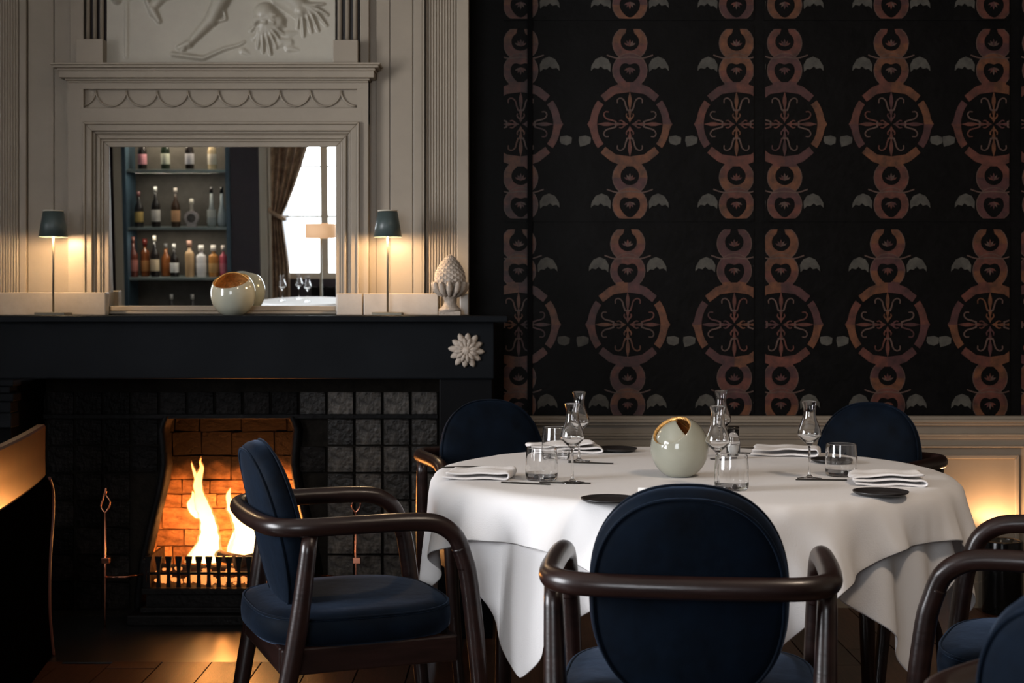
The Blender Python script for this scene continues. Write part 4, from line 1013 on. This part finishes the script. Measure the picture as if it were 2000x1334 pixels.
# ================================================================ FLOOR UPLIGHTER BY THE WAINSCOT
Yu = 5.485; xu = X(1958, Yu); up = thing('floor_uplighter', 'black cylindrical uplighter on the floor against the wainscot at right', 'lamp', (xu, Yu, .013))
zt_ = .275
bm = bmesh.new(); lathe(bm, [(.0, 0), (.074, 0), (.076, .004), (.076, zt_), (.074, zt_+.004), (.066, zt_+.004), (.064, zt_), (.064, zt_-.03), (0, zt_-.03)], 40); fixn(bm); obj('can', bm, mat('black_gloss_metal', (.01, .01, .01), .16, metal=.6), up)
bm = bmesh.new(); lathe(bm, [(0, zt_-.029), (.03, zt_-.029), (.03, zt_-.02), (0, zt_-.015)], 20); obj('bulb', bm, M['bulb'], up)
l = bpy.data.lights.new('uplight', 'SPOT'); l.energy = 11; l.color = (1, .55, .26); l.spot_size = math.radians(150); l.spot_blend = .25; l.shadow_soft_size = .03
o = bpy.data.objects.new('uplight', l); C.objects.link(o); o.location = (xu, Yu+.01, .013+zt_+.01); o.rotation_euler = (PI+.12, 0, 0)

# ================================================================ SEEN IN THE MIRROR: cabinet, bottles, curtain, lamp, second table
cb = thing('bottle_cabinet', 'blue painted recessed cabinet of bottles seen in the mirror', 'cabinet')
D = .30
box('back_panel', cx0, cx1, YB-D-.02, YB-D, cz0, cz1, M['cabback'], cb)
for a, b in ((cx0, cx0+.035), (cx1-.035, cx1)): box('side_panel', a, b, YB-D, YB+.02, cz0, cz1, M['bluepaint'], cb, bevel=.003)
box('top_panel', cx0, cx1, YB-D, YB+.02, cz1-.03, cz1, M['bluepaint'], cb); box('bottom_panel', cx0, cx1, YB-D, YB+.02, cz0, cz0+.03, M['bluepaint'], cb)
sh = []
for py in (331, 444, 542):
    z = refl(345, py, YB-.02).z; sh.append(z); box('shelf', cx0+.035, cx1-.035, YB-D, YB-.01, z-.022, z, M['shelfglass'], cb, bevel=.002)
zlow = sh[2]-.43; sh.append(zlow); box('shelf', cx0+.035, cx1-.035, YB-D, YB-.01, zlow-.022, zlow, M['shelfglass'], cb)
box('cream_strip', cx0-.07, cx0, YB, YB+.02, 0, 2.4, M['cream'], cb)
for z_ in sh[:2]: area('shelf_fill_light', ((cx0+cx1)/2, YB-.03, z_-.03), (0, 0, 0), .7, .02, 1.6, (1, .86, .70))  # fill added under the upper shelves to brighten the bottles
l = area('cabinet_strip_light', ((cx0+cx1)/2, YB-.05, cz1-.05), (0, 0, 0), .7, .03, 5, (1, .80, .60))
bottle_mats = {}
def bmatr(col, rough=.12):
    k = tuple(col)
    if k not in bottle_mats: bottle_mats[k] = mat('bottle_colour', col, rough, coat=.3)
    return bottle_mats[k]
def bottle(px, row, h, body, labc, capc, lab, r=.036, kind=0, yoff=0):
    zs = sh[row]; Yb = YB-.10+yoff; p = refl(px, 400, Yb)
    t = thing('bottle', lab, 'bottle', (p.x, Yb, zs+.0005), 0, 'bottles in the cabinet')
    if kind == 0: prof = [(0, 0), (r, 0), (r*1.02, .006), (r*1.02, h*.52), (r*.85, h*.60), (r*.42, h*.70), (r*.34, h*.92), (0, h*.92)]
    elif kind == 1: prof = [(0, 0), (r*.9, 0), (r*1.15, h*.12), (r*1.0, h*.30), (r*.45, h*.55), (r*.3, h*.90), (0, h*.90)]
    else: prof = [(0, 0), (r, 0), (r*1.02, .006), (r*1.02, h*.62), (r*.9, h*.68), (r*.4, h*.73), (r*.36, h*.88), (0, h*.88)]
    bm = bmesh.new(); lathe(bm, prof, 20); fixn(bm); obj('bottle_body', bm, bmatr(body), t)
    if labc: bm = bmesh.new(); lathe(bm, [(r*1.03, h*.14), (r*1.05, h*.15), (r*1.05, h*.42), (r*1.03, h*.43)], 20); obj('paper_label', bm, bmatr(labc, .7), t)
    top = prof[-1][1]; bm = bmesh.new(); cr = r*(.36 if kind != 2 else .52); lathe(bm, [(0, top-.02), (cr+.002, top-.02), (cr+.002, h), (0, h)], 14); fixn(bm); obj('stopper', bm, bmatr(capc, .4), t)
dk = (.012, .010, .010); gn = (.012, .02, .012); am = (.30, .10, .03); cl = (.30, .34, .34); rd = (.16, .02, .015)
BL = [(280, 0, .30, dk, (.55, .25, .30), dk, 'dark bottle with pink label on the top shelf'), (325, 0, .31, gn, (.45, .48, .40), (.6, .6, .6), 'green bottle with grey label on the top shelf'),
      (372, 0, .31, dk, (.42, .42, .46), (.6, .6, .75), 'dark bottle with silver blue neck on the top shelf'), (416, 0, .30, (.5, .4, .25), (.65, .6, .5), (.7, .65, .55), 'cream bottle on the top shelf'),
      (271, 1, .30, dk, (.50, .36, .12), (.2, .08, .08), 'dark bottle with yellow label at the left of the second shelf'), (304, 1, .34, dk, (.62, .60, .56), (.7, .7, .66), 'tall bottle with white label and red foot on the second shelf'),
      (343, 1, .33, (.05, .03, .02), (.60, .34, .18), (.5, .45, .4), 'bottle with orange label on the second shelf'), (413, 1, .34, cl, (.4, .42, .40), dk, 'clear flared decanter on the second shelf', .036, 1), (433, 1, .34, (.36, .42, .44), None, dk, 'clear flared decanter at the right end of the second shelf', .036, 1),
      (258, 2, .34, (.12, .03, .02), (.35, .12, .10), (.25, .1, .08), 'red brown bottle at the left end of the third shelf'), (281, 2, .32, (.20, .06, .02), (.40, .18, .06), rd, 'amber square bottle with orange label on the third shelf', .036, 2, -.06),
      (300, 2, .35, dk, (.62, .50, .34), (.7, .66, .56), 'tall dark bottle with cream neck and orange label on the third shelf'), (322, 2, .28, am, None, (.2, .2, .2), 'amber round bottle behind the tall dark bottle', .040, 0, -.08),
      (338, 2, .28, dk, (.75, .75, .74), (.7, .7, .68), 'dark bottle with large white label on the third shelf'), (368, 2, .31, (.50, .33, .18), None, (.35, .2, .15), 'pale amber bottle on the third shelf', .038, 2),
      (391, 2, .27, (.70, .70, .72), (.78, .78, .80), (.75, .72, .68), 'white bottle with round stopper on the third shelf', .042, 2), (415, 2, .27, (.50, .22, .06), (.55, .32, .12), (.7, .65, .6), 'orange bottle with pale stopper on the third shelf', .042, 2),
      (434, 2, .27, (.55, .10, .14), (.60, .16, .20), (.7, .6, .55), 'slim pink bottle at the right end of the third shelf', .030, 2), (331, 3, .28, (.10, .10, .10), None, (.7, .7, .66), 'left of the two short bottles on the lowest shelf'), (372, 3, .28, (.10, .10, .10), None, (.7, .7, .66), 'right of the two short bottles on the lowest shelf')]
for b in BL: bottle(*b)
# round disc flask
Yb = YB-.10; p = refl(374, 400, Yb); t = thing('round_flask', 'round disc shaped flask with ribbed silver rim on the second shelf', 'bottle', (p.x, Yb, sh[1]+.0005), 0, 'bottles in the cabinet')
bm = bmesh.new(); bmesh.ops.create_cone(bm, cap_ends=True, segments=28, radius1=.062, radius2=.062, depth=.045, matrix=Matrix.Translation((0, 0, .075)) @ Matrix.Rotation(PI/2, 4, 'X')); bx(bm, -.04, .04, -.022, .022, 0, .03); obj('flask_body', bm, bmatr((.30, .27, .28)), t, bevel=.004)
bm = bmesh.new(); bmesh.ops.create_cone(bm, cap_ends=True, segments=28, radius1=.036, radius2=.036, depth=.052, matrix=Matrix.Translation((0, 0, .075)) @ Matrix.Rotation(PI/2, 4, 'X')); obj('disc_label', bm, bmatr((.03, .025, .025)), t)
bm = bmesh.new(); lathe(bm, [(0, .13), (.014, .13), (.012, .19), (.018, .20), (.018, .235), (0, .24)], 16); fixn(bm); obj('stopper', bm, bmatr((.7, .66, .56)), t)
# window casing, curtain
a, b = refl(508, 400, YB).x, refl(534, 400, YB).x
cs = struct(box('trim_2', a, b, YB, YB+.03, 0, 2.6, M['cream'])); box('casing_bead', a+.05, a+.07, YB+.03, YB+.055, 0, 2.6, M['cream'], cs); box('casing_bead', b-.03, b, YB+.03, YB+.06, 0, 2.6, M['cream'], cs)
bm = bmesh.new(); Yc_ = YB+.14
zA, zB = 2.62, .02; tie = refl(545, 420, Yc_).z; grid = []
xl_ = refl(530, 400, Yc_).x; nz, nx = 44, 60
for i in range(nz+1):
    z = zA+(zB-zA)*i/nz
    if z > tie: k = (z-tie)/(zA-tie); wd = .085+.42*k**.8
    else: k = (tie-z)/(tie-zB); wd = .085+.06*min(1, k*3)
    row = []
    for j in range(nx+1):
        u = j/nx; row.append(bm.verts.new((xl_+u*wd, Yc_+.028*math.sin(u*PI*9+i*.03)*(.6+.4*min(1, wd/.3)), z)))
    grid.append(row)
for i in range(nz):
    for j in range(nx): bm.faces.new((grid[i][j], grid[i][j+1], grid[i+1][j+1], grid[i+1][j])).smooth = True
cu = thing('curtain', 'patterned brown curtain tied back at the window seen in the mirror', 'curtain'); o = obj('drapery', bm, M['curtain'], cu); s = o.modifiers.new('s', 'SOLIDIFY'); s.thickness = .003
bm = bmesh.new(); pts = [(xl_-.01, Yc_-.0, tie+.05), (xl_+.0, Yc_+.04, tie+.03), (xl_+.05, Yc_+.048, tie), (xl_+.10, Yc_+.03, tie-.03), (xl_+.10, Yc_-.03, tie-.03), (xl_+.03, Yc_-.045, tie+.02)]
tube(bm, smooth_path(pts), .018, 8); obj('tie_band', bm, M['curtain'], cu)
# second round table with white cloth, glasses and lamp (behind, to the left of the viewer)
Yt2 = -.10; c2 = refl(600, 585, Yt2); tb2 = thing('round_side_table', 'white clothed side table seen at the bottom of the mirror', 'table', (c2.x, Yt2, .0))
bm = bmesh.new(); lathe(bm, [(0, .715), (.36, .715), (.36, .742), (0, .742)], 48); fixn(bm); obj('tabletop', bm, M['wood'], tb2)
bm = bmesh.new(); lathe(bm, [(0, 0), (.22, 0), (.22, .02), (.03, .05), (.03, .715), (0, .715)], 32); fixn(bm); obj('pedestal', bm, M['iron'], tb2)
bm = bmesh.new()
g0 = []
for r, z, amp in ((.0, .745, 0), (.34, .746, 0), (.366, .742, 0), (.372, .70, .004), (.378, .60, .012), (.384, .48, .02)):
    if r == 0: g0.append([bm.verts.new((0, 0, z))]); continue
    g0.append([bm.verts.new(((r+amp*math.sin(9*t))*math.cos(t), (r+amp*math.sin(9*t))*math.sin(t), z+amp*1.2*math.cos(4*t))) for t in [2*PI*i/96 for i in range(96)]])
for i in range(96):
    j = (i+1) % 96; bm.faces.new((g0[0][0], g0[1][i], g0[1][j]))
    for a, b in zip(g0[1:], g0[2:]): bm.faces.new((a[i], b[i], b[j], a[j])).smooth = True
o = obj('side_tablecloth', bm, M['cloth'], loc=(c2.x, Yt2, .0)); tag(o, 'white cloth on the side table seen in the mirror', 'tablecloth')
for k, (dx, dy, lab) in enumerate(((-.18, .05, 'leftmost tulip glass on the side table in the mirror'), (.02, .12, 'middle tulip glass on the side table in the mirror'), (-.08, -.12, 'tulip glass nearest the window on the side table'))):
    o = copy_tree(sg); o.location = (c2.x+dx, Yt2+dy, .748); tag(o, lab, 'glass', 'tulip glasses on the side table')
Yl = -.75; pl_ = refl(626, 450, Yl); zt1 = refl(626, 437, Yl).z; zt0 = refl(626, 465, Yl).z
fl2 = thing('drum_shade_lamp', 'floor lamp with orange drum shade by the window seen in the mirror', 'lamp', (pl_.x, Yl, .001))
bm = bmesh.new(); lathe(bm, [(.125, zt0), (.125, zt1)], 36); o = obj('lamp_shade', bm, M['shade_lit'], fl2); s = o.modifiers.new('s', 'SOLIDIFY'); s.thickness = .003
bm = bmesh.new(); lathe(bm, [(0, 0), (.11, 0), (.11, .015), (.012, .03), (.009, zt0+.02), (0, zt0+.02)], 24); fixn(bm); obj('stand', bm, M['pole'], fl2)
bm = bmesh.new(); lathe(bm, [(0, zt0+.02), (.02, zt0+.03), (.025, zt0+.06), (0, zt0+.085)], 16); fixn(bm); obj('bulb', bm, M['bulb'], fl2)
# radiator below that window
rd_ = thing('radiator', 'dark low radiator below the window seen in the mirror', 'radiator', (0, 0, 0))
bmr = bmesh.new(); bx(bmr, -.025, .025, -.04, .04, .08, wz0-.06); r0 = obj('radiator_column', bmr, M['iron'], rd_, bevel=.01)
for i in range(16):
    o = r0 if i == 0 else r0.copy()
    if i: C.objects.link(o)
    o.location = (wx0+.34+i*.065, YB+.07, 0)
bm = bmesh.new(); bx(bm, wx0+.31, wx0+.31+16*.065, YB+.06, YB+.08, .001, .17) ; obj('feed_pipe', bm, M['iron'], rd_)
